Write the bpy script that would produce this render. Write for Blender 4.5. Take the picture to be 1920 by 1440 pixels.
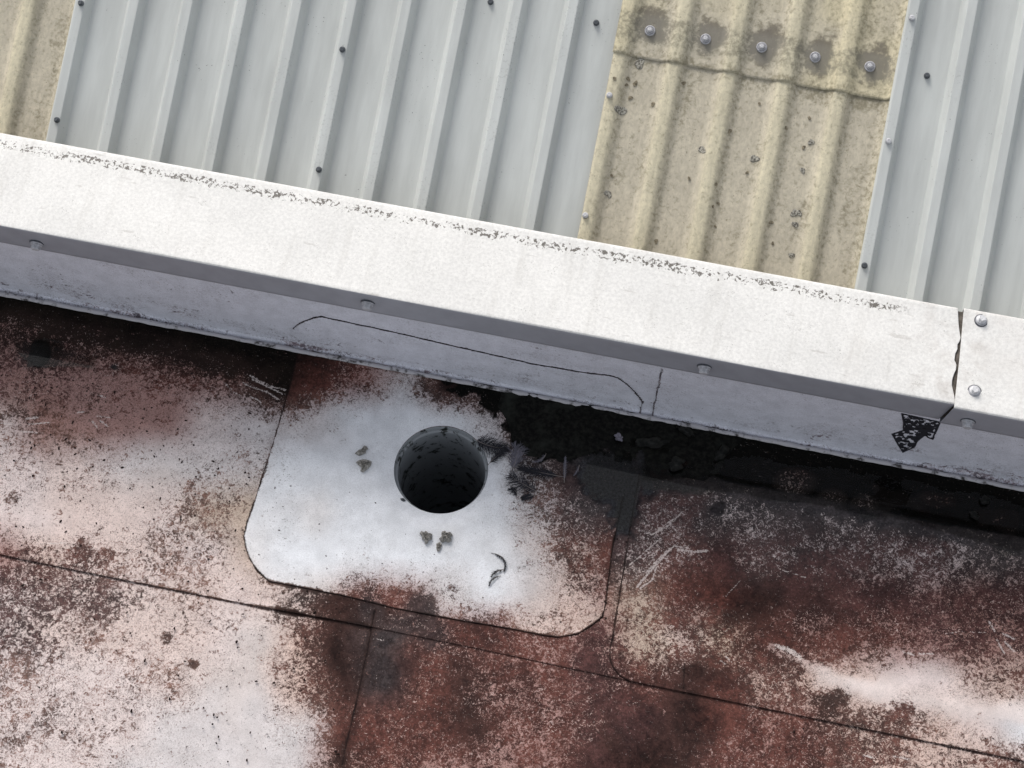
import bpy, bmesh, math, random
import numpy as np
from math import radians, cos, sin, tan, pi, sqrt
from mathutils import Matrix, Vector

for o in list(bpy.data.objects):
    bpy.data.objects.remove(o, do_unlink=True)
S = bpy.context.scene
COL = S.collection

# ------------------------------------------------------------------ camera
F_PX, CX, CY = 4000.0, 960.0, 720.0          # focal length in photo pixels (1920 wide)
def cam_axes(th=24.0, roll=10.8, tx=6.0):
    a, t, c = radians(roll), radians(tx), cos(radians(th))
    u = np.array([cos(a), -sin(a), 0]); w = np.array([sin(a), cos(a), 0]); k = np.array([0, 0, 1.0])
    X = cos(t)*u + sin(t)*k
    al = -c*tan(t); be = sqrt(1-c*c-al*al)
    Z = al*u + be*w + c*k
    return np.stack([X, np.cross(Z, X), Z])   # rows: world axes in camera coordinates
RM = cam_axes()
CAM = -(RM @ (np.array([(890-CX)/F_PX, -(712-CY)/F_PX, -1.0])*4.0))
def ray(px, py):
    return RM @ np.array([(px-CX)/F_PX, -(py-CY)/F_PX, -1.0])
def on_plane(px, py, p0, n):
    d = ray(px, py); n = np.array(n, float); p0 = np.array(p0, float)
    return CAM + d*(np.dot(p0-CAM, n)/np.dot(d, n))
def on_floor(px, py, z=0.0):
    return on_plane(px, py, (0, 0, z), (0, 0, 1))
def to_px(x, y, z=0.0):
    p = np.stack([np.asarray(x, float)-CAM[0], np.asarray(y, float)-CAM[1], np.asarray(z, float)*np.ones_like(x)-CAM[2]])
    q = np.tensordot(RM.T, p, axes=(1, 0))
    return CX+F_PX*q[0]/-q[2], CY-F_PX*q[1]/-q[2]

cam_d = bpy.data.cameras.new("camera"); cam = bpy.data.objects.new("camera", cam_d); COL.objects.link(cam)
cam_d.sensor_width = 36.0; cam_d.lens = F_PX/1920*36.0; cam_d.clip_start = 0.05; cam_d.clip_end = 200
M = Matrix.Identity(4)
for i in range(3):
    for j in range(3):
        M[i][j] = RM[i][j]
    M[i][3] = CAM[i]
cam.matrix_world = M
S.camera = cam
S.render.resolution_x, S.render.resolution_y = 1024, 768

# ------------------------------------------------------------------ light
SUN_DIR = Vector((-0.52, 0.86, 0.80)).normalized()      # towards the sun
world = bpy.data.worlds.new("World"); S.world = world; world.use_nodes = True
wn = world.node_tree.nodes; wl = world.node_tree.links
sky = wn.new("ShaderNodeTexSky"); sky.sky_type = 'NISHITA'; sky.sun_disc = False
sky.sun_elevation = math.asin(SUN_DIR.z); sky.sun_rotation = math.atan2(SUN_DIR.x, SUN_DIR.y)
sky.air_density = 1.0; sky.dust_density = 2.5; sky.ozone_density = 1.0
bg = wn["Background"]; bg.inputs[1].default_value = 0.12
hs = wn.new("ShaderNodeHueSaturation"); hs.inputs['Saturation'].default_value = 0.24      # thin high cloud: a pale sky
wl.new(sky.outputs[0], hs.inputs['Color']); wl.new(hs.outputs[0], bg.inputs[0])
sd = bpy.data.lights.new("sun", 'SUN'); sun = bpy.data.objects.new("sun", sd); COL.objects.link(sun)
sd.energy = 1.5; sd.angle = radians(26); sd.color = (1.0, 0.95, 0.90)
sun.rotation_euler = (-SUN_DIR).to_track_quat('-Z', 'Y').to_euler()
sun.location = (-2, 4, 5)
S.view_settings.view_transform = 'Standard'; S.view_settings.look = 'None'
S.view_settings.exposure = 0.64; S.view_settings.gamma = 1.0
S.view_settings.use_curve_mapping = False
S.render.engine = 'CYCLES'

# ------------------------------------------------------------------ numpy helpers
def lin(c):
    c = np.asarray(c, float)/255.0
    return np.where(c <= 0.04045, c/12.92, ((c+0.055)/1.055)**2.4)
_tabs = {}
def vnoise(x, y, seed=0):
    if seed not in _tabs:
        _tabs[seed] = np.random.RandomState(1000+seed).rand(256, 256)
    T = _tabs[seed]
    xi = np.floor(x).astype(int); yi = np.floor(y).astype(int)
    fx = x-xi; fy = y-yi
    fx = fx*fx*(3-2*fx); fy = fy*fy*(3-2*fy)
    a = T[xi & 255, yi & 255]; b = T[(xi+1) & 255, yi & 255]
    c = T[xi & 255, (yi+1) & 255]; d = T[(xi+1) & 255, (yi+1) & 255]
    return (a*(1-fx)+b*fx)*(1-fy)+(c*(1-fx)+d*fx)*fy
def fbm(x, y, f, octv=4, seed=0, rough=0.55):
    s = 0; a = 1.0; t = 0
    for k in range(octv):
        s = s+a*vnoise(x*f+17.3*k, y*f+5.1*k, seed+k); t += a; a *= rough; f *= 2.03
    return s/t                                  # 0..1, mean 0.5
def sstep(e0, e1, x):
    t = np.clip((x-e0)/(e1-e0), 0, 1); return t*t*(3-2*t)
def poly_sd(P, x, y):
    """signed distance to polygon P (negative inside), and the nearest point on it"""
    P = np.asarray(P, float); n = len(P)
    best = np.full(x.shape, 1e9); nx = np.zeros_like(x); ny = np.zeros_like(x); ins = np.zeros(x.shape, bool)
    for i in range(n):
        ax, ay = P[i]; bx, by = P[(i+1) % n]
        dx, dy = bx-ax, by-ay; L = dx*dx+dy*dy+1e-18
        t = np.clip(((x-ax)*dx+(y-ay)*dy)/L, 0, 1)
        qx, qy = ax+t*dx, ay+t*dy
        d = (x-qx)**2+(y-qy)**2
        m = d < best
        best = np.where(m, d, best); nx = np.where(m, qx, nx); ny = np.where(m, qy, ny)
        c = ((ay > y) != (by > y))
        with np.errstate(divide='ignore', invalid='ignore'):
            xx = ax+(y-ay)/(by-ay+1e-30)*dx
        ins ^= c & (x < xx)
    best = np.sqrt(best)
    return np.where(ins, -best, best), nx, ny
def seg_dist(P, x, y):
    best = np.full(x.shape, 1e9)
    for (ax, ay), (bx, by) in zip(P[:-1], P[1:]):
        dx, dy = bx-ax, by-ay; L = dx*dx+dy*dy+1e-18
        t = np.clip(((x-ax)*dx+(y-ay)*dy)/L, 0, 1)
        best = np.minimum(best, (x-ax-t*dx)**2+(y-ay-t*dy)**2)
    return np.sqrt(best)
def smooth_poly(P, it=2, keep=()):
    P = [np.array(p, float) for p in P]
    for _ in range(it):
        Q = []
        for i in range(len(P)):
            a, b = P[i], P[(i+1) % len(P)]
            Q += [a*.75+b*.25, a*.25+b*.75]
        P = Q
    return np.array(P)

# ------------------------------------------------------------------ object helpers
def tag(o, label=None, cat=None, group=None, kind=None):
    if label: o['label'] = label
    if cat: o['category'] = cat
    if group: o['group'] = group
    if kind: o['kind'] = kind
    return o
def link(o, parent=None):
    COL.objects.link(o)
    if parent is not None: o.parent = parent
    return o
def empty(name, loc=(0, 0, 0), parent=None):
    o = bpy.data.objects.new(name, None); o.empty_display_size = 0.05; o.location = loc
    return link(o, parent)
def np_mesh(name, V, Q, mat, parent=None, smooth=True, cols=None, T=None):
    V = np.asarray(V, np.float32); me = bpy.data.meshes.new(name)
    Q = np.asarray(Q, np.int32).reshape(-1, 4)
    nT = 0 if T is None else len(T)
    me.vertices.add(len(V)); me.vertices.foreach_set('co', V.ravel())
    nl = Q.size+3*nT
    me.loops.add(nl); me.polygons.add(len(Q)+nT)
    idx = Q.ravel()
    st = np.arange(len(Q))*4
    if nT:
        T = np.asarray(T, np.int32)
        st = np.concatenate([st, Q.size+np.arange(nT)*3]); idx = np.concatenate([idx, T.ravel()])
    me.loops.foreach_set('vertex_index', idx.astype(np.int32))
    me.polygons.foreach_set('loop_start', st.astype(np.int32))
    me.polygons.foreach_set('use_smooth', np.full(len(st), smooth))
    me.update(calc_edges=True)
    if cols:
        for k, arr in cols.items():
            a = me.attributes.new(k, 'FLOAT_COLOR', 'POINT')
            a.data.foreach_set('color', np.ascontiguousarray(arr, dtype=np.float32).ravel())
    me.materials.append(mat)
    return link(bpy.data.objects.new(name, me), parent)
def bm_obj(name, bm, mat, parent=None, smooth=False):
    me = bpy.data.meshes.new(name); bm.normal_update(); bm.to_mesh(me); bm.free()
    if smooth:
        for p in me.polygons: p.use_smooth = True
    me.materials.append(mat)
    return link(bpy.data.objects.new(name, me), parent)
def masked_grid(gx, gy, inside_fn):
    """quads of a tensor grid whose centres satisfy inside_fn; returns X,Y (flat), quads, cell mask"""
    X, Y = np.meshgrid(gx, gy, indexing='ij')
    cx = 0.5*(X[:-1, :-1]+X[1:, 1:]); cy = 0.5*(Y[:-1, :-1]+Y[1:, 1:])
    m = inside_fn(cx, cy)
    return X, Y, m
def grid_faces(m, nx, ny):
    I, J = np.nonzero(m)
    a = I*ny+J
    Q = np.stack([a, a+ny, a+ny+1, a+1], 1)
    E = []
    mp = np.pad(m, 1)
    def side(di, dj, v0, v1):
        nb = mp[1+I+di, 1+J+dj]; s = ~nb
        E.append(np.stack([(a+v0)[s], (a+v1)[s]], 1))
    side(0, -1, 0, ny); side(1, 0, ny, ny+1); side(0, 1, ny+1, 1); side(-1, 0, 1, 0)
    return Q, np.concatenate(E)
def compact(V, Q, extra):
    used = np.unique(Q); mp = np.full(len(V), -1); mp[used] = np.arange(len(used))
    return V[used], mp[Q], [e[used] for e in extra], mp

# ------------------------------------------------------------------ node helper
class NT:
    def __init__(s, name):
        s.m = bpy.data.materials.new(name); s.m.use_nodes = True
        s.t = s.m.node_tree; s.b = s.t.nodes['Principled BSDF']; s.out = s.t.nodes['Material Output']
        s.tc = s.t.nodes.new('ShaderNodeTexCoord')
    def n(s, typ, **kw):
        nd = s.t.nodes.new(typ)
        for k, v in kw.items(): setattr(nd, k, v)
        return nd
    def put(s, sock, v):
        if isinstance(v, bpy.types.NodeSocket): s.t.links.new(v, sock)
        elif hasattr(v, '__len__') and len(v) == 3 and sock.type == 'RGBA': sock.default_value = (*v, 1)
        else: sock.default_value = v
    def noise(s, scale, detail=4, rough=.55, dist=0.0, vec=None, out=0):
        nd = s.n('ShaderNodeTexNoise'); s.put(nd.inputs['Vector'], vec or s.tc.outputs['Object'])
        nd.inputs['Scale'].default_value = scale; nd.inputs['Detail'].default_value = detail
        nd.inputs['Roughness'].default_value = rough; nd.inputs['Distortion'].default_value = dist
        return nd.outputs[out]
    def voro(s, scale, feature='F1', vec=None, rnd=1.0):
        nd = s.n('ShaderNodeTexVoronoi', feature=feature); s.put(nd.inputs['Vector'], vec or s.tc.outputs['Object'])
        nd.inputs['Scale'].default_value = scale; nd.inputs['Randomness'].default_value = rnd
        return nd
    def rng(s, v, a, b, c=0.0, d=1.0, typ='SMOOTHSTEP'):
        nd = s.n('ShaderNodeMapRange', interpolation_type=typ); s.put(nd.inputs[0], v)
        for i, q in zip((1, 2, 3, 4), (a, b, c, d)): s.put(nd.inputs[i], q)
        return nd.outputs[0]
    def math(s, op, a, b=0.0, clamp=False):
        nd = s.n('ShaderNodeMath', operation=op, use_clamp=clamp); s.put(nd.inputs[0], a); s.put(nd.inputs[1], b)
        return nd.outputs[0]
    def mix(s, f, a, b, mode='MIX'):
        nd = s.n('ShaderNodeMix', data_type='RGBA', blend_type=mode)
        s.put(nd.inputs[0], f); s.put(nd.inputs[6], a); s.put(nd.inputs[7], b)
        return nd.outputs[2]
    def attr(s, name):
        nd = s.n('ShaderNodeAttribute'); nd.attribute_name = name; return nd
    def mapping(s, scale=(1, 1, 1), rot=(0, 0, 0)):
        nd = s.n('ShaderNodeMapping'); s.put(nd.inputs[0], s.tc.outputs['Object'])
        nd.inputs['Scale'].default_value = scale; nd.inputs['Rotation'].default_value = rot
        return nd.outputs[0]
    def bump(s, h, strength=.3, dist=.001):
        nd = s.n('ShaderNodeBump'); s.put(nd.inputs['Height'], h)
        nd.inputs['Strength'].default_value = strength; nd.inputs['Distance'].default_value = dist
        s.t.links.new(nd.outputs[0], s.b.inputs['Normal'])
    def set(s, color=None, rough=None, metal=None, spec=None):
        if color is not None: s.put(s.b.inputs['Base Color'], color)
        if rough is not None: s.put(s.b.inputs['Roughness'], rough)
        if metal is not None: s.put(s.b.inputs['Metallic'], metal)
        if spec is not None: s.put(s.b.inputs['Specular IOR Level'], spec)
        return s.m
def L(*c): return tuple(float(v) for v in lin(c))

def mat_membrane(name='membrane', fleck=112.0):
    t = NT(name)
    pa = t.attr('pale'); st = t.attr('stain'); al = st.outputs['Alpha']
    n1 = t.noise(fleck, 5, .62, 1.0); n1b = t.noise(fleck*2.7, 4, .62, .8); n1c = t.noise(fleck*.28, 4, .6, .4)
    nn = t.math('ADD', t.math('ADD', t.math('MULTIPLY', n1, .42), t.math('MULTIPLY', n1b, .34)), t.math('MULTIPLY', n1c, .24))
    nn = t.rng(nn, .37, .63, 0, 1, 'LINEAR')
    cov = t.math('SUBTRACT', t.math('MULTIPLY', al, 1.16), .08)
    m = t.rng(t.math('SUBTRACT', cov, nn), -.18, .18)
    # fine brown mottling on the pale parts
    mo_ = t.math('MULTIPLY', t.rng(t.math('ADD', t.noise(fleck*3.3, 4, .65, .9), t.math('MULTIPLY', t.math('SUBTRACT', n1c, .5), .35)), .50, .64), t.rng(al, .06, .36, 0, .68, 'LINEAR'))
    m = t.math('MAXIMUM', m, mo_)
    # small dark specks on the clean areas, fewer where clean
    sp = t.noise(300, 2, .5, 1.2)
    cl = t.noise(9, 3, .6)
    spm = t.math('MULTIPLY', t.rng(sp, .64, .69), t.rng(t.math('ADD', cl, t.math('MULTIPLY', al, .8)), .46, .76))
    mot = t.rng(t.noise(28, 6, .65), .3, .7, .88, 1.06)
    mot2 = t.rng(t.noise(600, 3, .6), .3, .7, .88, 1.10)
    pale = t.mix(1.0, pa.outputs['Color'], t.math('MULTIPLY', mot, mot2), 'MULTIPLY')
    # the stain itself runs from dark maroon to rust
    tone = t.rng(t.math('ADD', t.math('MULTIPLY', t.noise(13, 4, .6, .3), .5), t.math('MULTIPLY', t.noise(60, 4, .65, .5), .5)), .38, .62)
    sv = t.rng(t.noise(230, 4, .7), .3, .7, .60, 1.5)
    stc = t.mix(tone, t.mix(1.0, st.outputs['Color'], (.42, .41, .43), 'MULTIPLY'), t.mix(1.0, st.outputs['Color'], (1.32, 1.16, 1.10), 'MULTIPLY'))
    stc = t.mix(t.rng(al, .97, 1.03), stc, st.outputs['Color'])      # painted sky sheen and thick algae are even in tone
    stc = t.mix(1.0, stc, sv, 'MULTIPLY')
    c = t.mix(t.math('MULTIPLY', m, t.rng(al, .85, 1.0, .95, 1.0)), pale, stc)
    c = t.mix(t.math('MULTIPLY', spm, .8), c, L(48, 38, 34))
    # pale flecks worn through the stain, everywhere but under the thickest film
    fk = t.math('ADD', t.math('ADD', t.math('MULTIPLY', t.noise(fleck*1.9, 4, .65, 1.3), .85), t.math('MULTIPLY', t.noise(14, 4, .6), .16)), -.005)
    off = t.math('MULTIPLY', t.rng(al, .78, 1.0, 0, 1, 'LINEAR'), .16)
    wear = t.rng(fk, t.math('ADD', .548, off), t.math('ADD', .622, off))
    wear = t.math('MULTIPLY', wear, t.rng(al, .30, .55))
    c = t.mix(t.math('MULTIPLY', wear, .80), c, t.mix(t.rng(fk, .56, .68), t.mix(.25, pale, L(150, 108, 96)), t.mix(.55, pale, L(214, 203, 198))))
    scr = t.rng(t.math('ADD', pa.outputs['Alpha'], t.math('MULTIPLY', t.math('SUBTRACT', n1b, .5), 3.0)), .45, .85)
    c = t.mix(t.math('MULTIPLY', scr, .75), c, L(205, 194, 190))
    rough = t.rng(m, 0, 1, .50, .72)
    t.set(c, rough, 0, t.rng(m, 0, 1, .35, .06))
    t.bump(t.math('ADD', t.math('MULTIPLY', m, .5), t.math('MULTIPLY', n1b, .6)), .35, .0015)
    return t.m
MEM = mat_membrane()
MEMW = mat_membrane('upstand_membrane', 60.0)

def mat_simple(name, col, rough=.5, metal=0, spec=.5, var=.12, scale=60, bump=0.0):
    t = NT(name)
    f = t.rng(t.noise(scale, 5, .6), .3, .7, 1-var, 1+var)
    t.set(t.mix(1.0, col, f, 'MULTIPLY'), rough, metal, spec)
    if bump: t.bump(t.noise(scale*3, 4, .6), bump, .001)
    return t.m
ZINC = mat_simple('zinc_screw', L(206, 206, 208), .45, .2, .5, .2, 300)
DKSCREW = mat_simple('weathered_screw', L(92, 96, 100), .5, .4, .5, .25, 300)
WHSCREW = mat_simple('white_screw', L(178, 179, 184), .5, 0, .4, .2, 300)
WASH = mat_simple('washer_metal', L(166, 166, 170), .5, .1, .5, .15, 300)
RUBBER = mat_simple('rubber_washer', L(84, 86, 92), .7, 0, .3, .2, 300)
FEATH = mat_simple('dark_feather', L(32, 32, 40), .6, 0, .3, .35, 220)
FEATHP = mat_simple('pale_feather', L(98, 96, 106), .6, 0, .3, .3, 220)
QUILL = mat_simple('feather_quill', L(120, 112, 108), .5, 0, .4, .2, 200)
MOSSC = mat_simple('dry_moss', L(148, 145, 140), .9, 0, .1, .45, 260, .8)
CORE = mat_simple('wall_core', L(120, 118, 114), .9, 0, .2, .1, 40)
GROUNDM = mat_simple('concrete_ground', L(125, 122, 118), .9, 0, .2, .12, 3)

# ------------------------------------------------------------------ setting: ground far below, deck
gp = np.array([(-60, -60, -4.0), (60, -60, -4.0), (60, 60, -4.0), (-60, 60, -4.0)])
g = np_mesh('ground', gp, [[0, 1, 2, 3]], GROUNDM); tag(g, kind='structure')

HC = np.array([-0.0210, -0.1890]); HR = 0.0870         # drain hole on the floor

# floor relief shared by every sheet lying on it
STREAK = [on_floor(*p)[:2] for p in [(1440, 1215), (1530, 1262), (1620, 1292), (1760, 1322), (1920, 1350), (2100, 1385)]]
def floor_z(x, y):
    z = 0.0030*(fbm(x, y, 2.6, 2, 40)-.5)*2*sstep(0.0, -.12, y)
    z = z+0.0008*(fbm(x, y, 14, 2, 44)-.5)*2
    r = np.hypot(x-HC[0], y-HC[1])
    z = z-0.007*sstep(HR+.040, HR-.004, r)
    d = seg_dist(STREAK, x, y)
    z = z+0.004*np.exp(-(d/.028)**2)
    return z

# ------------------------------------------------------------------ stain survey of the gutter (measured every 80 photo px on the floor)
PAL = dict(W=(222, 224, 228), w=(202, 196, 196), P=(214, 200, 197), C=(206, 184, 175), T=(190, 171, 155), K=(160, 124, 117))
STN = dict(r=(78, 50, 45), m=(68, 48, 48), k=(44, 31, 29), b=(13, 13, 11), g=(54, 52, 54), o=(130, 75, 55), n=(104, 82, 74))  # g also paints the sky's reflection in the wet film grey
MAIN = """
Kb9 Kb9 Kb9 Kb9 Kb9 Kb9 Kb9 Kb9 Kb9 Kb9 Kb9 Kb9 Kb9 Kb9 Kb9 Kb9 Kb9 Kb9 Kb9 Kb9 Kb9 Kb9 Kb9 Kb9 Kb9
Kk7 Kk7 Kk7 Kb8 Kk8 Kb9 Kb9 Kb9 Kb9 Kb9 Kb9 Kb9 Kb9 Kb9 Kb9 Kb9 Kb9 Kb9 Kb9 Kb9 Kb9 Kb9 Kb9 Kb9 Kb9
Km4 Km4 Km4 Kr4 Kr5 Kr6 Kk8 Kb8 Kb9 Kb9 Kb9 Kb9 Kb9 Kb9 Kb9 Kb9 Kb9 Kb9 Kb9 Kb9 Kb9 Kb9 Kb9 Kb9 Kb9
Pn4 Kn4 Kn3 Kr3 Kr3 Pn3 wn2 wn2 wn2 wn2 wn2 Kb9 Kb9 Kb9 Kb9 Kb9 Kb9 Kb9 Kb9 Kb9 Kb9 Kb9 Kb9 Kb9 Kb9
Pn3 Pn3 Pn3 wn3 wn2 wn3 wn3 wn2 wn2 wn2 wn2 Kb9 Kb9 Kb9 Kg9 Kg9 Kb9 Kb9 Kb9 Kb9 Kb9 Kb9 Kb9 Kb9 Kb9
Pn2 Pn2 Pn2 Pn2 Pn3 Tn4 Tn3 wn2 wn2 wn2 wn2 wn2 Kg7 Kg8 Kg9 Pm7 Pm7 Pg7 Pg7 Pg7 Pg6 Pg7 Kb8 Kb8 Kb9
Kr5 Cr5 Pr5 Pn4 Pn4 Pn4 Tn3 Pn3 Pn3 Pn3 Pn3 Pn3 Kn6 Kg7 Kg8 Pm7 Pr7 Km8 Pm7 Pm7 Pm7 Pm7 Pm6 Pg6 Pg7
Pm5 Pm5 Pm5 Pm4 Pn4 Pn4 Pn3 Pk6 Kk8 Kk8 Kr7 Kr7 Kr7 Kr6 Kn6 Tn5 Kr7 Kr8 Kk8 Km8 Km8 Km8 Km7 Km7 Km7
Pm4 Pm4 Pn4 Pn3 Pn3 Pn3 wn2 Cr5 Kk8 Kg8 Kr7 Kr7 Kr7 Kr6 Km7 Tr4 Cr5 Tr5 Kr7 Kr7 Kr7 Kr6 Km6 Km6 Km6
Pn4 Pn4 Pn3 Pn4 Pn4 wn2 wn1 Cr4 Kk8 Kg8 Kr7 Kk7 Kr6 Kr6 Km7 Kr7 Kk8 Kr7 Cr6 Cr4 Cn2 Pn1 Pn2 Cr4 Cr5
Pn4 Pn4 Pn3 Pn3 wn2 wn1 wn1 wn2 Kr7 Kr7 Kr7 Kk7 Kr6 Kr6 Km7 Km8 Kk8 Kr7 Kr7 Kr6 Cr6 Cr6 Cn4 Pn2 Wn1
Pn3 Pn3 Pn3 wn3 wn2 wn1 wn1 wn2 Kk8 Kr6 Kr5 Kr5 Kr5 Kr6 Km8 Kk9 Kk8 Kr7 Kr7 Kr7 Cr6 Cr5 Cr5 Cr5 Cr6
"""
FLANGE = """
Kb9 Kb9 Kb9 Kb9 Kb9 Kb9 Kb9 Kb9 Kb9 Kb9 Kb9
Kk8 Kk8 Kr8 Kr5 wn3 Kk8 Kb9 Kb9 Kb9 Kb9 Kb9
wn2 wn2 wn2 Wn1 Wn0 Wn1 wk4 Kb9 Kb9 Kb9 Kb9
wn1 Wn1 Wn0 Wn0 Wn0 Wn0 Wn1 wk6 Kg9 Kg9 Kg9
Wn1 Wn1 Wn1 Wn0 Wn0 Wn0 Wn1 wn4 Pm7 Pg8 Kg9
Wn1 Wn1 Wn0 Wn1 Wn0 Wn1 Wn0 wn3 Cr6 Kr7 Km7
wn2 Wn1 wn3 Kr6 Kr7 wn3 Wn1 wn2 Cr5 Kr6 Tn4
Kk8 Kk8 Kk8 Kr7 Kk7 Kr6 Kr6 Cn5 Cn4 Tn4 Tn3
"""
def parse(txt):
    rows = [r.split() for r in txt.strip().splitlines()]
    p = np.array([[lin(PAL[c[0]]) for c in r] for r in rows]); s = np.array([[lin(STN[c[1]]) for c in r] for r in rows])
    v = np.array([[int(c[2])/9 for c in r] for r in rows])
    return np.concatenate([p, s, v[..., None]], 2)
G_MAIN, G_FL = parse(MAIN), parse(FLANGE)
def survey(G, x0, y0, px, py):
    u = np.clip((px-x0)/80, 0, G.shape[1]-1.001); v = np.clip((py-y0)/80, 0, G.shape[0]-1.001)
    i = u.astype(int); j = v.astype(int); a = (u-i)[..., None]; b = (v-j)[..., None]
    a = a*a*(3-2*a)*.6+a*.4; b = b*b*(3-2*b)*.6+b*.4
    return (G[j, i]*(1-a)+G[j, i+1]*a)*(1-b)+(G[j+1, i]*(1-a)+G[j+1, i+1]*a)*b
SCRATCH = [  # bird-claw scrapes: photo polyline, half width in mm
    ([(470, 706), (490, 718), (510, 727), (536, 733)], 2.2), ([(474, 713), (500, 726), (534, 742)], 2.0),
    ([(456, 719), (470, 727), (500, 736), (524, 751)], 2.2), ([(423, 720), (436, 736), (449, 743)], 1.8),
    ([(470, 746), (482, 750), (492, 759)], 2.0), ([(182, 781), (206, 784)], 2.0), ([(174, 792), (182, 802)], 2.6), ([(188, 790), (203, 801)], 2.0),
    ([(147, 774), (158, 773)], 2.2), ([(50, 786), (72, 784)], 3.0), ([(55, 797), (95, 793)], 2.2), ([(0, 793), (22, 797)], 2.4), ([(40, 810), (70, 812)], 2.4),
    ([(365, 757), (378, 762)], 2.0), ([(336, 858), (352, 864)], 1.8), ([(186, 742), (198, 747)], 2.0),
    ([(1868, 1202), (1882, 1227)], 2.4), ([(1883, 1205), (1902, 1225)], 2.6), ([(1853, 1168), (1864, 1185)], 3.0), ([(1880, 1190), (1900, 1200)], 3.0),
    ([(1770, 1190), (1800, 1186), (1850, 1188)], 1.0), ([(1270, 1033), (1300, 1037), (1325, 1035)], 3.6), ([(1262, 1026), (1290, 1030)], 2.0),
    ([(1180, 1062), (1205, 1040), (1240, 1010)], 1.8), ([(1220, 1005), (1250, 990), (1280, 962)], 2.6), ([(1212, 1075), (1235, 1050), (1265, 1025)], 2.4),
    ([(1195, 1102), (1212, 1080), (1250, 1040)], 3.0), ([(1200, 1105), (1222, 1090), (1230, 1065)], 2.4), ([(1228, 1000), (1262, 975)], 1.4),
    ([(1360, 1120), (1390, 1088)], .8), ([(1520, 1062), (1552, 1081)], .9), ([(1456, 1214), (1480, 1222), (1500, 1236)], 6.0),
    ([(1360, 1232), (1372, 1244)], 1.6), ([(1350, 1240), (1362, 1248)], 1.6), ([(1690, 1222), (1712, 1230)], 3.0), ([(1722, 1227), (1750, 1228)], 2.2),
    ([(700, 1199), (720, 1201)], 1.2), ([(1675, 1419), (1705, 1424)], 2.2), ([(1620, 1418), (1640, 1422)], 2.6), ([(1405, 1345), (1415, 1332)], 1.0),
    ([(130, 1205), (160, 1207)], 1.4), ([(90, 1020), (128, 1018)], 1.6), ([(245, 1035), (275, 1050)], 1.2), ([(1510, 1085), (1470, 1072)], 1.0),
]
DIRTLINES = [  # dirt caught along sheet edges
    ([(0, 1041), (240, 1090), (480, 1137), (640, 1166), (900, 1219), (1180, 1279), (1920, 1429)], 4.0, .8),
    ([(705, 1147), (672, 1300), (640, 1440)], 6.0, .8),
    ([(505, 1092), (640, 1119), (740, 1144), (853, 1165), (967, 1184), (1047, 1197)], 5.0, .9),
    ([(540, 740), (500, 880), (456, 1003), (466, 1047), (500, 1090)], 2.5, .5), ([(1083, 1192), (1130, 1160), (1137, 1120), (1148, 1027)], 2.5, .6),
    ([(520, 1142), (600, 1160), (690, 1176)], 9.0, 1.0)]
PALE_STREAKS = [([(1450, 1217), (1500, 1240), (1560, 1275)], 9, .34), ([(1540, 1272), (1640, 1296)], 15, .52), ([(1600, 1288), (1760, 1322), (1920, 1348)], 19, .70)]  # pale streaks: stain thinned, base colour lightened
DARK = [((83, 667), 30, 1.0, 'b'), ((55, 672), 22, .6, 'g'), ((215, 690), 10, .95, 'g'), ((130, 672), 20, .5, 'g'), ((725, 1200), 34, .9, 'g'), ((705, 1260), 34, .75, 'g'),
        ((1410, 1150), 40, .7, 'k'), ((1535, 1160), 50, .55, 'k'), ((1300, 1262), 26, .9, 'k'), ((1890, 1030), 36, .98, 'g'), ((1350, 955), 22, .95, 'g'),
        ((1440, 955), 20, .8, 'g'), ((180, 1130), 34, .62, 'm'), ((30, 1075), 60, .62, 'm'), ((120, 1105), 50, .60, 'm'), ((60, 1180), 34, .55, 'm'), ((310, 1195), 16, .75, 'k'), ((362, 1245), 10, .8, 'k'),
        ((1110, 950), 40, .75, 'g'), ((1105, 1390), 70, .3, 'k'), ((1140, 1400), 40, .75, 'k'), ((1240, 1390), 60, .6, 'k'), ((860, 1250), 30, .4, 'k'), ((20, 935), 14, .55, 'k'), ((150, 1030), 30, .65, 'r'), ((195, 1045), 18, .7, 'r'),
        ((700, 1150), 30, .8, 'g'), ((800, 1160), 60, .8, 'g'), ((1100, 1235), 40, .8, 'm'), ((1560, 1335), 40, .75, 'k'), ((1690, 1340), 40, .7, 'r'), ((330, 820), 60, .0, 'n')]
EDGES = [[(560, 657), (548, 712), (533, 765), (508, 848), (482, 930), (466, 975), (458, 1003), (460, 1024), (468, 1047), (482, 1070), (505, 1091), (560, 1101), (640, 1117), (740, 1142), (853, 1163), (967, 1182), (1020, 1193), (1047, 1196), (1083, 1190), (1108, 1175), (1130, 1157), (1134, 1140), (1137, 1120), (1148, 1027), (1168, 935)],
         [(1199, 890), (1180, 1000), (1163, 1110), (1149, 1195), (1143, 1222), (1144, 1238), (1150, 1253), (1162, 1268), (1178, 1277)],
         [(703, 1146), (690, 1215), (672, 1300), (655, 1372), (640, 1440)], [(1283, 1246), (1281, 1300)]]
def refl_edge(px):                 # coping edge's reflection, painted as a line from black to grey, photo rows
    return np.interp(px, [0, 60, 260, 420, 560, 1200, 1335, 1360, 1500, 1660, 1760, 1920], [640, 640, 690, 715, 700, 905, 893, 905, 930, 963, 985, 1009])
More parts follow.
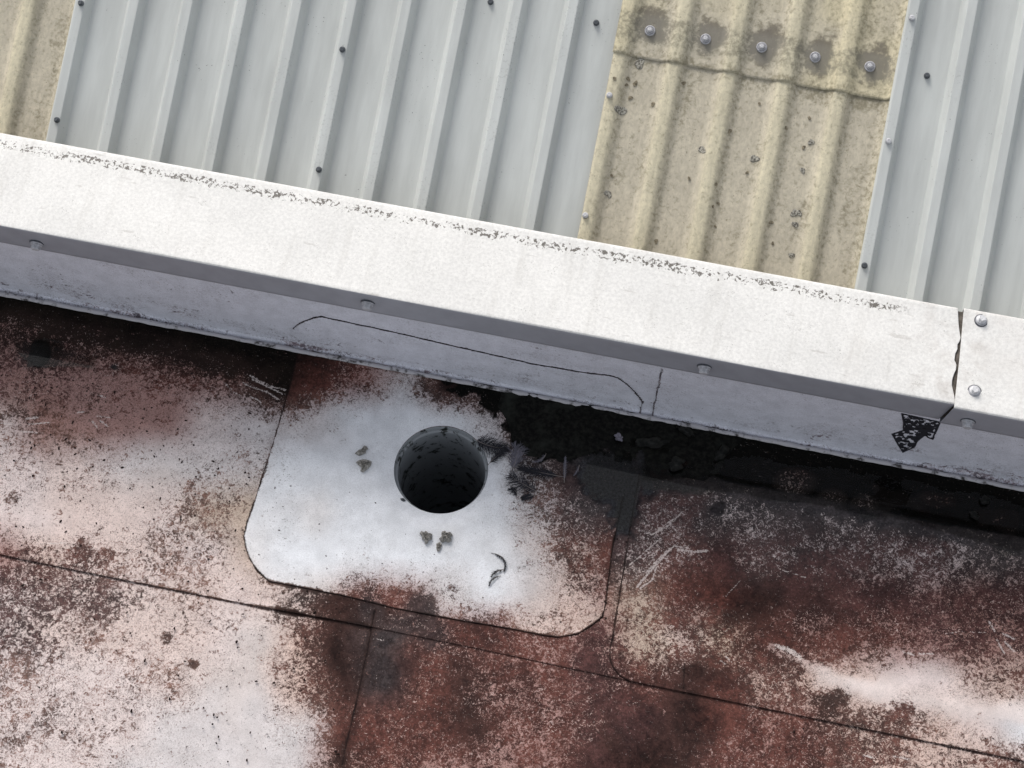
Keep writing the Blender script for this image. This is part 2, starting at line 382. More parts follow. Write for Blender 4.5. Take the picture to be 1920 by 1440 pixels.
def gutter_paint(x, y, z, flange):
    px, py = to_px(x, y, 0)
    wx = 26*(fbm(x, y, 9, 4, 3)-.5)*2; wy = 26*(fbm(x, y, 9, 4, 7)-.5)*2
    if flange: F = survey(G_FL, 440, 640, px+wx, py+wy)
    else: F = survey(G_MAIN, 0, 560, px+wx, py+wy)
    pale = F[..., :3].copy(); st = F[..., 3:6].copy(); cov = F[..., 6].copy()
    big = fbm(x, y, 9, 5, 11, .65)
    cov = cov+(big-.5)*.48*np.clip(cov*2.5, 0, 1)*np.clip((1-cov)*6, 0, 1)
    brown = sstep(.45, .75, fbm(x, y, 5, 3, 19))
    pale = pale*(1-.10*brown[..., None]*np.array([.3, .8, 1.2]))
    def dk(c, r, amt, col):
        q = np.hypot(px-c[0], py-c[1])/r+(fbm(x, y, 22, 4, 23)-.5)*2.2
        w = sstep(1.45, .35, q)*amt
        return w, lin(STN[col])
    for c, r, amt, col in DARK:
        if amt <= 0: continue
        w, cc = dk(c, r, amt, col)
        cov = np.maximum(cov, w*1.05); st = st*(1-w[..., None])+cc*w[..., None]
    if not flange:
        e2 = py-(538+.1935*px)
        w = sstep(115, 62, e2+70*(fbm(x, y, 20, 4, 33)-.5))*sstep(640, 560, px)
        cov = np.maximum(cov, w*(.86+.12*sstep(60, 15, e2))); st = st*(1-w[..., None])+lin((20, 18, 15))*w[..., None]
        low = sstep(1040, 1120, py-.2*px+40)*sstep(700, 600, px)
        cov = cov+low*.07*sstep(.40, .62, fbm(x, y, 16, 4, 35))*sstep(.08, .2, cov)
    for P, wmm, amt in PALE_STREAKS:
        d = seg_dist([on_floor(*p)[:2] for p in P], x, y)*1000
        w = sstep(1.9, .1, d/wmm+(fbm(x, y, 26, 4, 29)-.5)*2.2)*amt
        cov = cov*(1-.92*w)
        pale = pale*(1-w[..., None])+lin((218, 206, 202))*w[..., None]
    for P, wmm, amt in DIRTLINES:
        d = seg_dist([on_floor(*p)[:2] for p in P], x, y)*1000
        w = sstep(1.3, .1, d/wmm+(fbm(x, y, 26, 3, 31)-.5)*1.6)*amt
        cov = np.maximum(cov, w)
        w = w[..., None]*.6
        st = st*(1-w)+lin((40, 30, 28))*w
    # sky reflection painted grey in front of the outlet and along the right strip, black algae close to the wall
    e = py-refl_edge(px)
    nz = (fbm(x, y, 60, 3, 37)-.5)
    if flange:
        d, _, _ = poly_sd(SKY_SHEEN, x, y)
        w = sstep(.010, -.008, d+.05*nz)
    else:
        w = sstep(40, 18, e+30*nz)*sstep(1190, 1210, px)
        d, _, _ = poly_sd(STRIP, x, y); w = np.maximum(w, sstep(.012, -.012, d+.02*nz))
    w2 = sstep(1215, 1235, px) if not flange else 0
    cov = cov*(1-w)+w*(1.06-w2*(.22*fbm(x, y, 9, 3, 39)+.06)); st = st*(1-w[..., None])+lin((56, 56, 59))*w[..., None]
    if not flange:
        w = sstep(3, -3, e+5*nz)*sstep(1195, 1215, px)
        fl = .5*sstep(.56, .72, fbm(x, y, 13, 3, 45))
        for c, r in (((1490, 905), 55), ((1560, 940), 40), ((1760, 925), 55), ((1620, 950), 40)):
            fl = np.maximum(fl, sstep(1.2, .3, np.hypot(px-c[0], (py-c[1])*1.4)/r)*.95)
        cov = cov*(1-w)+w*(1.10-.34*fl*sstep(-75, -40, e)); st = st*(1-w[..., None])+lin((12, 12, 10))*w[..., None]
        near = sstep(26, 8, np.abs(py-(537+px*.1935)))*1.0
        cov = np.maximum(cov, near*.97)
    else:
        d, _, _ = poly_sd(ALGAE, x, y)
        w = sstep(.006, -.010, d+.05*nz); cov = np.maximum(cov, w*1.05); st = st*(1-w[..., None])+lin((12, 12, 10))*w[..., None]
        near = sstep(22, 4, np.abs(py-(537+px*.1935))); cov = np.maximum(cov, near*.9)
    for P in EDGES:
        d = seg_dist([on_floor(*p)[:2] for p in P], x, y)*1000
        w = sstep(2.8, 1.0, d+2.2*(fbm(x, y, 45, 2, 47)-.35))*.9
        cov = np.maximum(cov, w*1.1); st = st*(1-w[..., None])+lin((30, 24, 23))*w[..., None]
    scr = np.zeros_like(x)
    for P, wmm in SCRATCH:
        Q = [on_floor(*p)[:2] for p in P]
        c = np.mean(Q, 0)
        m = (np.abs(x-c[0]) < .12) & (np.abs(y-c[1]) < .12)
        if m.any():
            d = seg_dist(Q, x[m], y[m])*1000
            scr[m] = np.maximum(scr[m], .85*sstep(1.3, .3, d/wmm))
    # pale flecks worn through the dark algae on the right
    return np.concatenate([pale, scr[..., None]], -1), np.concatenate([st, np.clip(cov, 0, 1.1)[..., None]], -1)
def fpoly(pts): return np.array([on_floor(*p)[:2] for p in pts])
SKY_SHEEN = fpoly([(1085, 880), (1100, 862), (1130, 850), (1150, 855), (1150, 862), (1200, 872), (1200, 1000), (1150, 990), (1140, 955), (1120, 945), (1098, 925), (1088, 900)])  # outline of the grey painted for the sky's reflection
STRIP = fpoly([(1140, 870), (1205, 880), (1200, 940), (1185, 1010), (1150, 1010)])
ALGAE = fpoly([(820, 715), (860, 745), (900, 758), (945, 790), (952, 815), (962, 835), (975, 850), (1010, 862), (1050, 868), (1090, 862), (1130, 850), (1160, 855), (1230, 880), (1250, 770), (1100, 735), (1000, 715), (900, 695)])

# ------------------------------------------------------------------ gutter floor sheets
step = 0.002
FX = np.concatenate([np.arange(-2.3, -1.16, .03), np.arange(-1.16, 1.2, step), np.arange(1.2, 2.31, .03)])
FY = np.concatenate([np.arange(-2.0, -1.08, .03), np.arange(-1.08, 0.0011, step)])
def sheet(name, poly, zoff, thick, parent, flange=False, hole=False, mat=None):
    P = np.asarray(poly, float)
    gx = FX[(FX > P[:, 0].min()-.004) & (FX < P[:, 0].max()+.004)]; gy = FY[(FY > P[:, 1].min()-.004) & (FY < P[:, 1].max()+.004)]
    X, Y = np.meshgrid(gx, gy, indexing='ij')
    def sdf(x, y):
        d, a, b = poly_sd(P, x, y)
        if hole:
            r = np.hypot(x-HC[0], y-HC[1]); dh = HR-r; m = dh > d
            s = HR/np.maximum(r, 1e-9)
            d = np.where(m, dh, d); a = np.where(m, HC[0]+(x-HC[0])*s, a); b = np.where(m, HC[1]+(y-HC[1])*s, b)
        return d, a, b
    cxx = .5*(X[:-1, :-1]+X[1:, 1:]); cyy = .5*(Y[:-1, :-1]+Y[1:, 1:])
    m = sdf(cxx, cyy)[0] < 0
    Q, E = grid_faces(m, len(gx), len(gy))
    Xf, Yf = X.ravel().copy(), Y.ravel().copy()
    b = np.unique(E)
    d, a, c = sdf(Xf[b], Yf[b]); k = np.abs(d) < step*1.5
    Xf[b[k]] = a[k]; Yf[b[k]] = c[k]
    Z = floor_z(Xf, Yf)+zoff
    V = np.stack([Xf, Yf, Z], 1)
    V, Q, _, mp = compact(V, Q, [])
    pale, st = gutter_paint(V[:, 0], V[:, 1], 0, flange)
    E = mp[E]; eb, inv = np.unique(E, return_inverse=True); inv = inv.reshape(E.shape)
    n0 = len(V); top = V[eb]; low = top.copy(); low[:, 2] -= thick
    V2 = np.concatenate([V, top, low]); nb = len(eb)
    SQ = np.stack([n0+inv[:, 1], n0+inv[:, 0], n0+nb+inv[:, 0], n0+nb+inv[:, 1]], 1)
    dp = st[eb].copy(); dp[:, 3] = np.maximum(dp[:, 3], .8)
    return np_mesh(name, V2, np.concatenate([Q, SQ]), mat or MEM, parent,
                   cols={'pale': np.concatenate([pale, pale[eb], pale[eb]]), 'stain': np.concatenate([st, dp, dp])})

deck = bmesh.new()
hx, hy, q = HC[0], HC[1], .10
xs, ys = [-2.3, hx-q, hx+q, 2.3], [-2.0, hy-q, hy+q, 0.02]
dv = [[deck.verts.new((x, y, -.016)) for y in ys] for x in xs]
for i in range(3):
    for j in range(3):
        if (i, j) != (1, 1): deck.faces.new((dv[i][j], dv[i+1][j], dv[i+1][j+1], dv[i][j+1]))
gutter = bm_obj('gutter_floor', deck, CORE); tag(gutter, kind='structure')
gutter['label'] = 'stained membrane lined gutter floor below the white upstand'
seamL = [on_floor(*p)[:2] for p in [(0, 1040), (240, 1089), (480, 1136), (640, 1165), (900, 1218), (1180, 1277), (1500, 1343), (1920, 1428)]]
lapS = [on_floor(*p)[:2] for p in [(705, 1140), (690, 1215), (672, 1300), (655, 1372), (640, 1440)]]
e = lapS[-1]; dirS = (lapS[-1]-lapS[0])/np.linalg.norm(lapS[-1]-lapS[0]); lap_end = e+dirS*((-1.98-e[1])/dirS[1])
topS = lapS[0]-dirS*.04
yb = -1.985
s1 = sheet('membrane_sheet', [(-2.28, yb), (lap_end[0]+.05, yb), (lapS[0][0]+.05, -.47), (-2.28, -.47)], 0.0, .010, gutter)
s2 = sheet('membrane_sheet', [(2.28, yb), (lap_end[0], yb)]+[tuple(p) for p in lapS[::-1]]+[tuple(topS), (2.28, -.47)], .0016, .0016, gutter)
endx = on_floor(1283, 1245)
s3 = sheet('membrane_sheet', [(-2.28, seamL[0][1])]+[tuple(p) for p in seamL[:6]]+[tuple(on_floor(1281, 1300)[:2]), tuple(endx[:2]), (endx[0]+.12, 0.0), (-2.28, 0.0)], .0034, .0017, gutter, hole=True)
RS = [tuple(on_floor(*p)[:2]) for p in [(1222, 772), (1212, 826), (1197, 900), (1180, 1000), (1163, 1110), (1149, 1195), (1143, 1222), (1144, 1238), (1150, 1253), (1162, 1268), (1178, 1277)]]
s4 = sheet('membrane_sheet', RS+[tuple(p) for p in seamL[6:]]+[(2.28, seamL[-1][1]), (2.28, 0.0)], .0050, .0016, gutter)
s1['label'] = 'pale lower left membrane sheet'; s2['label'] = 'red brown lower right membrane sheet'
s3['label'] = 'pinkish grey upper left membrane sheet'; s4['label'] = 'dark maroon upper right membrane sheet with a rounded corner'

outlet = empty('drain_outlet', (0, 0, 0))
tag(outlet, 'round open drain outlet in its white square flange, feathers at its rim', 'drain')
FL = [tuple(on_floor(*p)[:2]) for p in [(562, 654), (548, 712), (533, 765), (508, 848), (482, 930), (466, 975), (458, 1003), (460, 1024), (468, 1047), (482, 1070), (505, 1091), (560, 1101), (640, 1117), (740, 1142), (853, 1163), (967, 1182), (1020, 1193), (1047, 1196), (1083, 1190), (1108, 1175), (1130, 1157), (1134, 1140), (1137, 1120), (1148, 1027), (1170, 927), (1188, 850), (1203, 770)]]
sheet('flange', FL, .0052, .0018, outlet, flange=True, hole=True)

# pipe: rim rolled into the floor then a deep grey bore
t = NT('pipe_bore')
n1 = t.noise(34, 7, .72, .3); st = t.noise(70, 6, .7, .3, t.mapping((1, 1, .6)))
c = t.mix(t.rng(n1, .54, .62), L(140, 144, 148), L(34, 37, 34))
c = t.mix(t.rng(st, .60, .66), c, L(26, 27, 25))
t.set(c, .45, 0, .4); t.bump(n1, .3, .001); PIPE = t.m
zr = float(floor_z(np.array([HC[0]+HR]), np.array([HC[1]]))[0])+.0052
prof = [(HR+.0005, zr-.0005), (HR-.0015, zr-.004), (HR-.0025, zr-.012), (HR-.0025, zr-.0135), (HR-.0055, zr-.0140), (HR-.0060, zr-.018), (HR-.006, -.05), (HR-.0065, -.12), (HR-.007, -.25), (HR-.007, -.45), (HR-.03, -.52), (.0, -.53)]
nseg = 96; V = []; Q = []
for r, z in prof:
    for k in range(nseg):
        a = 2*pi*k/nseg; V.append((HC[0]+max(r, 1e-4)*cos(a), HC[1]+max(r, 1e-4)*sin(a), z))
for i in range(len(prof)-1):
    for k in range(nseg):
        Q.append((i*nseg+k, (i+1)*nseg+k, (i+1)*nseg+(k+1) % nseg, i*nseg+(k+1) % nseg))
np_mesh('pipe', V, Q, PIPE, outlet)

# ------------------------------------------------------------------ parapet wall with its membrane upstand
HT = 0.300                        # top of the coping
wall = empty('parapet_wall', (0, 0, 0)); tag(wall, 'low white membrane faced upstand wall under the metal coping', 'wall')
bm = bmesh.new(); bmesh.ops.create_cube(bm, size=1, matrix=Matrix.Translation((0, .088, .09)) @ Matrix.Diagonal((4.5, .165, .38, 1)))
bm_obj('core', bm, CORE, wall)
def wpt(px, py): q = on_plane(px, py, (0, 0, 0), (0, 1, 0)); return (q[0], q[2])
WX = np.concatenate([np.arange(-2.3, -1.1, .03), np.arange(-1.1, 1.16, .003), np.arange(1.16, 2.3, .03)]); WZ = np.arange(-.004, .272, .003)
sT, sB = wpt(1242, 690), wpt(1223, 775)
UFL = [wpt(*p) for p in [(549, 615), (560, 606), (575, 599), (590, 594), (602, 592), (700, 613), (850, 647), (1000, 681), (1100, 698), (1145, 703), (1160, 708), (1177, 720), (1190, 733), (1200, 745), (1205, 752), (1201, 769)]]
def wall_sheet(name, poly, off, parent):
    P = np.asarray(poly)
    gx = WX[(WX > P[:, 0].min()-.006) & (WX < P[:, 0].max()+.006)]; gz = WZ[(WZ > P[:, 1].min()-.006) & (WZ < P[:, 1].max()+.006)]
    X, Z = np.meshgrid(gx, gz, indexing='ij')
    m = poly_sd(P, .5*(X[:-1, :-1]+X[1:, 1:]), .5*(Z[:-1, :-1]+Z[1:, 1:]))[0] < 0
    Q, E = grid_faces(m, len(gx), len(gz)); Xf, Zf = X.ravel().copy(), Z.ravel().copy()
    b = np.unique(E); d, a, c = poly_sd(P, Xf[b], Zf[b]); k = np.abs(d) < .0045; Xf[b[k]] = a[k]; Zf[b[k]] = c[k]
    Yf = -off-.011*np.clip(1-Zf/.016, 0, 1.3)**2+.0022*(fbm(Xf, Zf, 5, 3, 51)-.5)
    V = np.stack([Xf, Yf, Zf], 1); V, Q, _, mp = compact(V, Q, []); E = mp[E]
    x, z = V[:, 0], V[:, 2]
    pale = np.ones((len(V), 4)); pale[:, :3] = lin((212, 214, 224)); pale[:, 3] = 0
    low = sstep(.12, .0, z)
    bl = fbm(x, z*1.6, 9, 4, 53)
    cov = .06+.30*sstep(.52, .72, bl)*(.35+.65*low)+.22*low*sstep(.4, .7, fbm(x*.35, z*3, 22, 4, 57))+.35*sstep(.022, .0, z)*sstep(.35, .6, fbm(x*.3, z, 30, 4, 58))
    ln = sstep(2.0, .7, seg_dist([sT, sB], x, z)*1000+.9*(fbm(x, z, 60, 2, 59)-.5))
    ln = np.maximum(ln, sstep(1.9, .6, seg_dist(UFL, x, z)*1000+1.6*(fbm(x, z, 30, 2, 60)-.4)))*.8
    cov = np.maximum(cov, ln*1.05)
    stc = np.ones((len(V), 4)); stc[:, :3] = lin((112, 104, 112))*(1-ln[:, None])+lin((34, 32, 36))*ln[:, None]; stc[:, 3] = cov
    eb, inv = np.unique(E, return_inverse=True); inv = inv.reshape(E.shape); n0 = len(V); nb = len(eb)
    topv = V[eb]; lowv = topv.copy(); lowv[:, 1] += .0016
    SQ = np.stack([n0+inv[:, 0], n0+inv[:, 1], n0+nb+inv[:, 1], n0+nb+inv[:, 0]], 1)
    dp = stc[eb].copy(); dp[:, :3] = lin((20, 19, 20)); dp[:, 3] = 1.1
    return np_mesh(name, np.concatenate([V, topv, lowv]), np.concatenate([Q, SQ]), MEMW, parent,
                   cols={'pale': np.concatenate([pale, pale[eb], pale[eb]]), 'stain': np.concatenate([stc, dp, dp])})
sT, sB = wpt(1242, 690), wpt(1223, 775)
wall_sheet('membrane_sheet', [(-2.28, -.003), (sB[0]+.03, -.003), (sB[0]+.03, .268), (-2.28, .268)], .0005, wall)
wall_sheet('membrane_sheet', [(sB[0], -.003), (2.28, -.003), (2.28, .268), (sT[0]+(sT[0]-sB[0])*.3, .268), sT], .0022, wall)
UF = [wpt(*p) for p in [(563, 652), (548, 622), (549, 615), (560, 606), (575, 599), (590, 594), (602, 592), (700, 613), (850, 647), (1000, 681), (1100, 693 + 5), (1145, 703), (1160, 708), (1177, 720), (1190, 733), (1200, 745), (1205, 752), (1201, 769)]]
UF[0] = (UF[0][0], -.003); UF[-1] = (UF[-1][0], -.003)
wall_sheet('upstand_flange', UF, .0021, outlet)

# ragged bead of sealant along the foot of the upstand
bx = np.arange(-2.2, 2.2, .004); nr = 8; V = []
j1 = fbm(bx, bx*0, 30, 3, 61); j2 = fbm(bx, bx*0+3, 70, 3, 63); j3 = fbm(bx, bx*0+9, 8, 2, 65)
rad = .0023+.0010*j1*sstep(.25, .6, j3)+.0005*j2
for i, x in enumerate(bx):
    for k in range(nr):
        a = 2*pi*k/nr; r = rad[i]*(1+.16*sin(3*a+i*.7)*j2[i])
        V.append((x, -.0122+.002*(j2[i]-.5)+r*cos(a)*1.5, .0068+.001*(j1[i]-.5)+r*sin(a)))
Q = [(i*nr+k, i*nr+(k+1) % nr, (i+1)*nr+(k+1) % nr, (i+1)*nr+k) for i in range(len(bx)-1) for k in range(nr)]
t = NT('old_sealant')
c = t.mix(t.rng(t.noise(45, 5, .65), .52, .66), L(182, 180, 184), L(60, 57, 56)); t.set(c, .7, 0, .3); t.bump(t.noise(300, 3), .5, .001)
np_mesh('sealant_bead', V, Q, t.m, wall)

# flaking black patch on the wall beside the coping joint
BP = np.array([wpt(*p) for p in [(1690, 772), (1765, 789), (1758, 803), (1750, 822), (1740, 818), (1735, 814), (1722, 824), (1716, 836), (1693, 846), (1684, 832), (1672, 811), (1693, 804), (1694, 790)]])
gx = np.arange(BP[:, 0].min()-.002, BP[:, 0].max()+.002, .0009); gz = np.arange(BP[:, 1].min()-.002, BP[:, 1].max()+.002, .0009)
X, Z = np.meshgrid(gx, gz, indexing='ij'); xc, zc = .5*(X[:-1, :-1]+X[1:, 1:]), .5*(Z[:-1, :-1]+Z[1:, 1:])
d = poly_sd(BP, xc, zc)[0]; n = fbm(xc, zc, 130, 4, 71, .6); n2 = fbm(xc, zc, 40, 2, 75)
m = (d < .0008*(fbm(xc, zc, 300, 2, 73)-.5)) & ~((n > .535) & (d < -.0025+.004*(n2-.5)))
Q, E = grid_faces(m, len(gx), len(gz)); V = np.stack([X.ravel(), np.full(X.size, -.0034), Z.ravel()], 1)
V, Q, _, mp = compact(V, Q, []); E = mp[E]; n0 = len(V); lowv = V.copy(); lowv[:, 1] += .0014
SQ = np.stack([E[:, 0], E[:, 1], n0+E[:, 1], n0+E[:, 0]], 1)
bp = np_mesh('tape_patch', np.concatenate([V, lowv]), np.concatenate([Q, SQ]), mat_simple('black_bitumen', L(34, 35, 42), .6, 0, .4, .4, 120), wall, smooth=False)
bp['label'] = 'flaking black arrow shaped patch'

# ------------------------------------------------------------------ metal coping
t = NT('white_coping_paint')
sep = t.n('ShaderNodeSeparateXYZ'); t.put(sep.inputs[0], t.tc.outputs['Object'])
yy = sep.outputs['Y']
mott = t.rng(t.noise(170, 5, .7), .3, .7, .86, 1.06); mot2 = t.rng(t.noise(11, 5, .6), .35, .68, 1.0, .94)
c = t.mix(1.0, L(220, 219, 216), t.math('MULTIPLY', mott, mot2), 'MULTIPLY')
c = t.mix(t.math('MULTIPLY', t.rng(t.noise(5, 4, .6), .55, .72), .18), c, L(196, 188, 180))
jd = t.math('MULTIPLY', t.rng(sep.outputs['X'], .70, .85), t.rng(sep.outputs['X'], .93, .86))
c = t.mix(t.math('MULTIPLY', t.math('MULTIPLY', jd, t.rng(t.noise(24, 5, .65), .42, .66)), .35), c, L(158, 148, 140))
spk = t.math('MULTIPLY', t.rng(t.noise(420, 2, .5), .64, .70), t.rng(t.noise(30, 3), .45, .65)); c = t.mix(t.math('MULTIPLY', spk, .55), c, L(110, 104, 98))
# band of dark lichen specks a little inside the back edge
bandn = t.noise(22, 3, .6)
band = t.math('MULTIPLY', t.rng(yy, .132, .152), t.rng(yy, .170, .160))
lich = t.rng(t.math('ADD', t.noise(175, 3, .6, .6), t.math('MULTIPLY', t.math('ADD', t.math('MULTIPLY', t.math('SUBTRACT', bandn, .5), 1.15), t.math('SUBTRACT', band, 1.0)), .30)), .525, .580)
lich = t.math('MULTIPLY', lich, t.rng(t.math('MULTIPLY', band, t.rng(sep.outputs['X'], .80, .55)), 0.02, .3))
drip = t.rng(t.noise(40, 4, .6, 0, t.mapping((1, .10, 1))), .52, .70)
c = t.mix(t.math('MULTIPLY', drip, .16), c, L(158, 154, 146))
scuff = t.rng(t.noise(70, 4, .6, 0, t.mapping((.22, 1, 1), (0, 0, .9))), .64, .70)
c = t.mix(t.math('MULTIPLY', scuff, .28), c, L(140, 134, 126))
c = t.mix(t.math('MULTIPLY', lich, .88), c, L(66, 59, 50))
t.set(c, .52, 0, .4); t.bump(t.math('ADD', t.noise(260, 4, .6), t.math('MULTIPLY', t.noise(7, 2, .5), 14.0)), .14, .0009); COPM = t.m
COPF = mat_simple('coping_face_grey', L(150, 152, 160), .42, 0, .45, .06, 30)  # front face coloured darker than the coping's top

def end_at(pts, z, dx=0): # joint outline as x against y on the top plane
    P = sorted([tuple(on_floor(px+dx, py, z)[:2]) for px, py in pts], key=lambda p: p[1])
    return [p[1] for p in P], [p[0] for p in P]
def coping(name, yf, ybk, ht, drop, side, joint, x_far, shift):
    prof = [(yf+.012, ht-drop+.001), (yf+.002, ht-drop), (yf, ht-drop+.002)]
    prof += [(yf, ht-drop*(1-k/8)+(-.003 if k == 8 else 0)) for k in range(1, 9)]
    prof += [(yf+.0008, ht-.0012), (yf+.0028, ht-.0002)]
    n = 40; prof += [(yf+.004+(ybk-yf-.008)*k/n, ht) for k in range(n+1)]
    prof += [(ybk-.0012, ht-.0008), (ybk, ht-.003), (ybk, ht-.035), (ybk-.008, ht-.035)]
    ys_, xs_ = joint; V = []; nc = 60; ft = []
    for i in range(nc):
        tt = (i/(nc-1)); tt = 1-(1-tt)**2
        for (y, z) in prof:
            xe = np.interp(y, ys_, xs_)
            if z < ht-.004 and y < yf+.02: xe += shift*(ht-z)/drop
            V.append((x_far+(xe-x_far)*tt, y, z+(.0010*math.sin(9*(x_far+(xe-x_far)*tt)+y*30) if ht-z < .001 else 0)))
    m = len(prof); Q = []; mi = []
    for i in range(nc-1):
        for j in range(m-1):
            q = (i*m+j, (i+1)*m+j, (i+1)*m+j+1, i*m+j+1)
            Q.append(q if side < 0 else q[::-1]); mi.append(1 if j < 11 else 0)
    o = np_mesh(name, V, Q, COPM); o.data.materials.append(COPF)
    o.data.polygons.foreach_set('material_index', mi)
    md = o.modifiers.new('thickness', 'SOLIDIFY'); md.thickness = .0012; md.offset = -1
    return o
JL = end_at([(1793, 572), (1794, 590), (1795, 607), (1797, 622), (1799, 633), (1797, 640), (1793, 645), (1793, 655), (1789, 662), (1787, 675), (1791, 683), (1790, 693), (1786, 702), (1783, 711), (1782, 722), (1784, 731), (1787, 744), (1788, 753)], HT, 2.5)
JR = end_at([(1808, 570), (1800, 664), (1789, 762)], HT+.003)
copl = coping('metal_coping', -.0075, .1775, HT, .072, -1, JL, -2.25, -.016)
tag(copl, 'long white metal coping with lichen specks along its back edge, left of the open joint', 'coping', 'white metal copings on the parapet')
copr = coping('metal_coping', -.0155, .1775, HT+.003, .072, 1, JR, 2.25, -.013)
tag(copr, 'short end of white metal coping with two screws on top, right of the open joint', 'coping', 'white metal copings on the parapet')
# backing strap seen through the joint
xj = float(np.mean(JR[1]))
bm = bmesh.new(); bmesh.ops.create_cube(bm, size=1, matrix=Matrix.Translation((xj, .086, HT-.006)) @ Matrix.Diagonal((.10, .172, .004, 1)))
bmesh.ops.create_cube(bm, size=1, matrix=Matrix.Translation((xj-.008, -.0025, HT-.040)) @ Matrix.Diagonal((.10, .003, .058, 1)))
bm_obj('joint_strap', bm, mat_simple('dark_strap', L(92, 86, 80), .8, 0, .3, .45, 120, .3), copl)

# ------------------------------------------------------------------ screws
def lathe_bm(bm, prof, n=18):
    rings = []
    for r, z in prof:
        rings.append([bm.verts.new((r*cos(2*pi*k/n), r*sin(2*pi*k/n), z)) for k in range(n)])
    for a, b in zip(rings[:-1], rings[1:]):
        for k in range(n): bm.faces.new((a[k], a[(k+1) % n], b[(k+1) % n], b[k]))
    bm.faces.new(rings[-1]); bm.faces.new(rings[0][::-1])
_cache = {}
def screw_meshes(kind):
    if kind in _cache: return _cache[kind]
    rw, rh, hh = dict(cop=(.0105, .0064, .008), roof=(.0056, .0040, .0052), dome=(.0100, .0034, .0050), face=(.0115, .0086, .0100))[kind]
    def mesh(nm, fn, mat, sm):
        bm = bmesh.new(); fn(bm); o = bm_obj(nm, bm, mat, None, sm); COL.objects.unlink(o); return o.data
    def head(bm):
        lathe_bm(bm, [(rh*1.22, .0), (rh*1.25, hh*.18), (rh*1.02, hh*.22)], 18)
        lathe_bm(bm, [(rh, hh*.15), (rh, hh*.86), (rh*.86, hh), (rh*.3, hh*.98)], 6)
    if kind == 'dome':
        w = [(rw, -.001), (rw, .0012), (rw*.90, .0026), (rw*.74, .0030), (rw*.70, .0018), (rw*.66, .0018), (rw*.62, .0050), (rw*.48, .0058), (rw*.44, .0040), (rw*.36, .0040)]
        z0 = .0058
    else:
        w = [(rw, -.001), (rw, .0014), (rw*.92, .0022), (rw*.62, .0028)]; z0 = .0026
    r = (mesh('screw', head, ZINC, False), mesh('washer', lambda b: lathe_bm(b, w, 24), WASH, True), z0)
    if kind in ('cop', 'face'):
        r = r+(mesh('seal', lambda b: lathe_bm(b, [(rw*1.16, -.0015), (rw*1.16, .0006), (rw*.9, .0009)], 24), RUBBER, True),)
    _cache[kind] = r; return r
rs = random.Random(5)
def screw(kind, loc, normal, parent, mat=None):
    ms = screw_meshes(kind)
    o = bpy.data.objects.new('screw', ms[0]); link(o, parent)
    nrm = Vector(normal).normalized(); q = nrm.to_track_quat('Z', 'Y')
    o.rotation_mode = 'QUATERNION'; o.rotation_quaternion = q @ Matrix.Rotation(rs.uniform(0, 1), 4, 'Z').to_quaternion()
    tilt = Matrix.Rotation(rs.uniform(-.08, .08), 4, 'X').to_quaternion(); o.rotation_quaternion = o.rotation_quaternion @ tilt
    o.location = Vector(loc)+nrm*ms[2]
    w = bpy.data.objects.new('washer', ms[1]); link(w, o); w.location = (0, 0, -ms[2])
    if len(ms) > 3:
        s_ = bpy.data.objects.new('seal', ms[3]); link(s_, o); s_.location = (0, 0, -ms[2])
    if mat:
        for b in (o, w):
            b.material_slots[0].link = 'OBJECT'; b.material_slots[0].material = mat
    return o
for p in [(69, 456), (690, 568), (1321, 688)]:
    l = on_plane(*p, (0, -.0075, 0), (0, 1, 0)); screw('face', l, (0, -1, -.15), copl, WHSCREW)
l = on_plane(1815, 790, (0, -.0155, 0), (0, 1, 0)); screw('face', l, (0, -1, -.1), copr, WHSCREW)
for p in [(1840, 601), (1827, 734)]:
    screw('cop', on_floor(*p, HT+.003), (.05, 0, 1), copr)

# ------------------------------------------------------------------ roof sheets
PH = radians(20); RN = np.array([0, -sin(PH), cos(PH)]); RU = np.array([0, cos(PH), sin(PH)]); RP0 = np.array([0, .19, .20])
def roof_uv(px, py, h=0.0):
    q = on_plane(px, py, RP0+RN*h, RN); return q[0], np.dot(q-RP0, RU)
def roof_pt(u, v, h=0.0): return np.array([u, 0, 0])+RP0+RU*v+RN*h
RH = .021
edges = [roof_uv(x, 80, RH)[0] for x in (147, 245, 347, 448, 552, 655, 757, 858, 963, 1068)]+[roof_uv(x, 240, RH)[0] for x in (1685, 1790, 1897)]
ks = np.array(list(range(10))+[15, 16, 17]); PIT, X0 = np.polyfit(ks, edges, 1)
print('pitch', PIT, X0, np.array(edges)-(X0+PIT*ks))
CW, FLK = .0175, .0095           # crown width and flank run of the steel sheets
V_LO, V_HI = -.06, 2.4
def steel_knots(k0, k1, left_lip, right_end):
    U = []
    for k in range(k0, k1+1):
        xr = X0+PIT*k; xl = xr-CW
        U += [(xl-FLK, 0), (xl, RH), (xr, RH), (xr+FLK, 0)]
    return U
def rounded(U, r=.0016):
    out = [U[0]]
    for a, b, c in zip(U[:-2], U[1:-1], U[2:]):
        a, b, c = map(np.array, (a, b, c)); p = b+(a-b)/np.linalg.norm(a-b)*r; q = b+(c-b)/np.linalg.norm(c-b)*r
        out += [tuple(p), tuple(.25*p+.5*b+.25*q), tuple(q)]
    return out+[U[-1]]
t = NT('grey_coated_steel')
sep = t.n('ShaderNodeSeparateXYZ'); t.put(sep.inputs[0], t.tc.outputs['Object'])
mp = t.mapping((1, .12, .12))
f = t.rng(t.noise(30, 5, .65, 0, mp), .3, .7, .90, 1.06); f2 = t.rng(t.noise(4, 3, .5), .3, .7, .96, 1.04)
c = t.mix(1.0, L(196, 199, 196), t.math('MULTIPLY', f, f2), 'MULTIPLY')
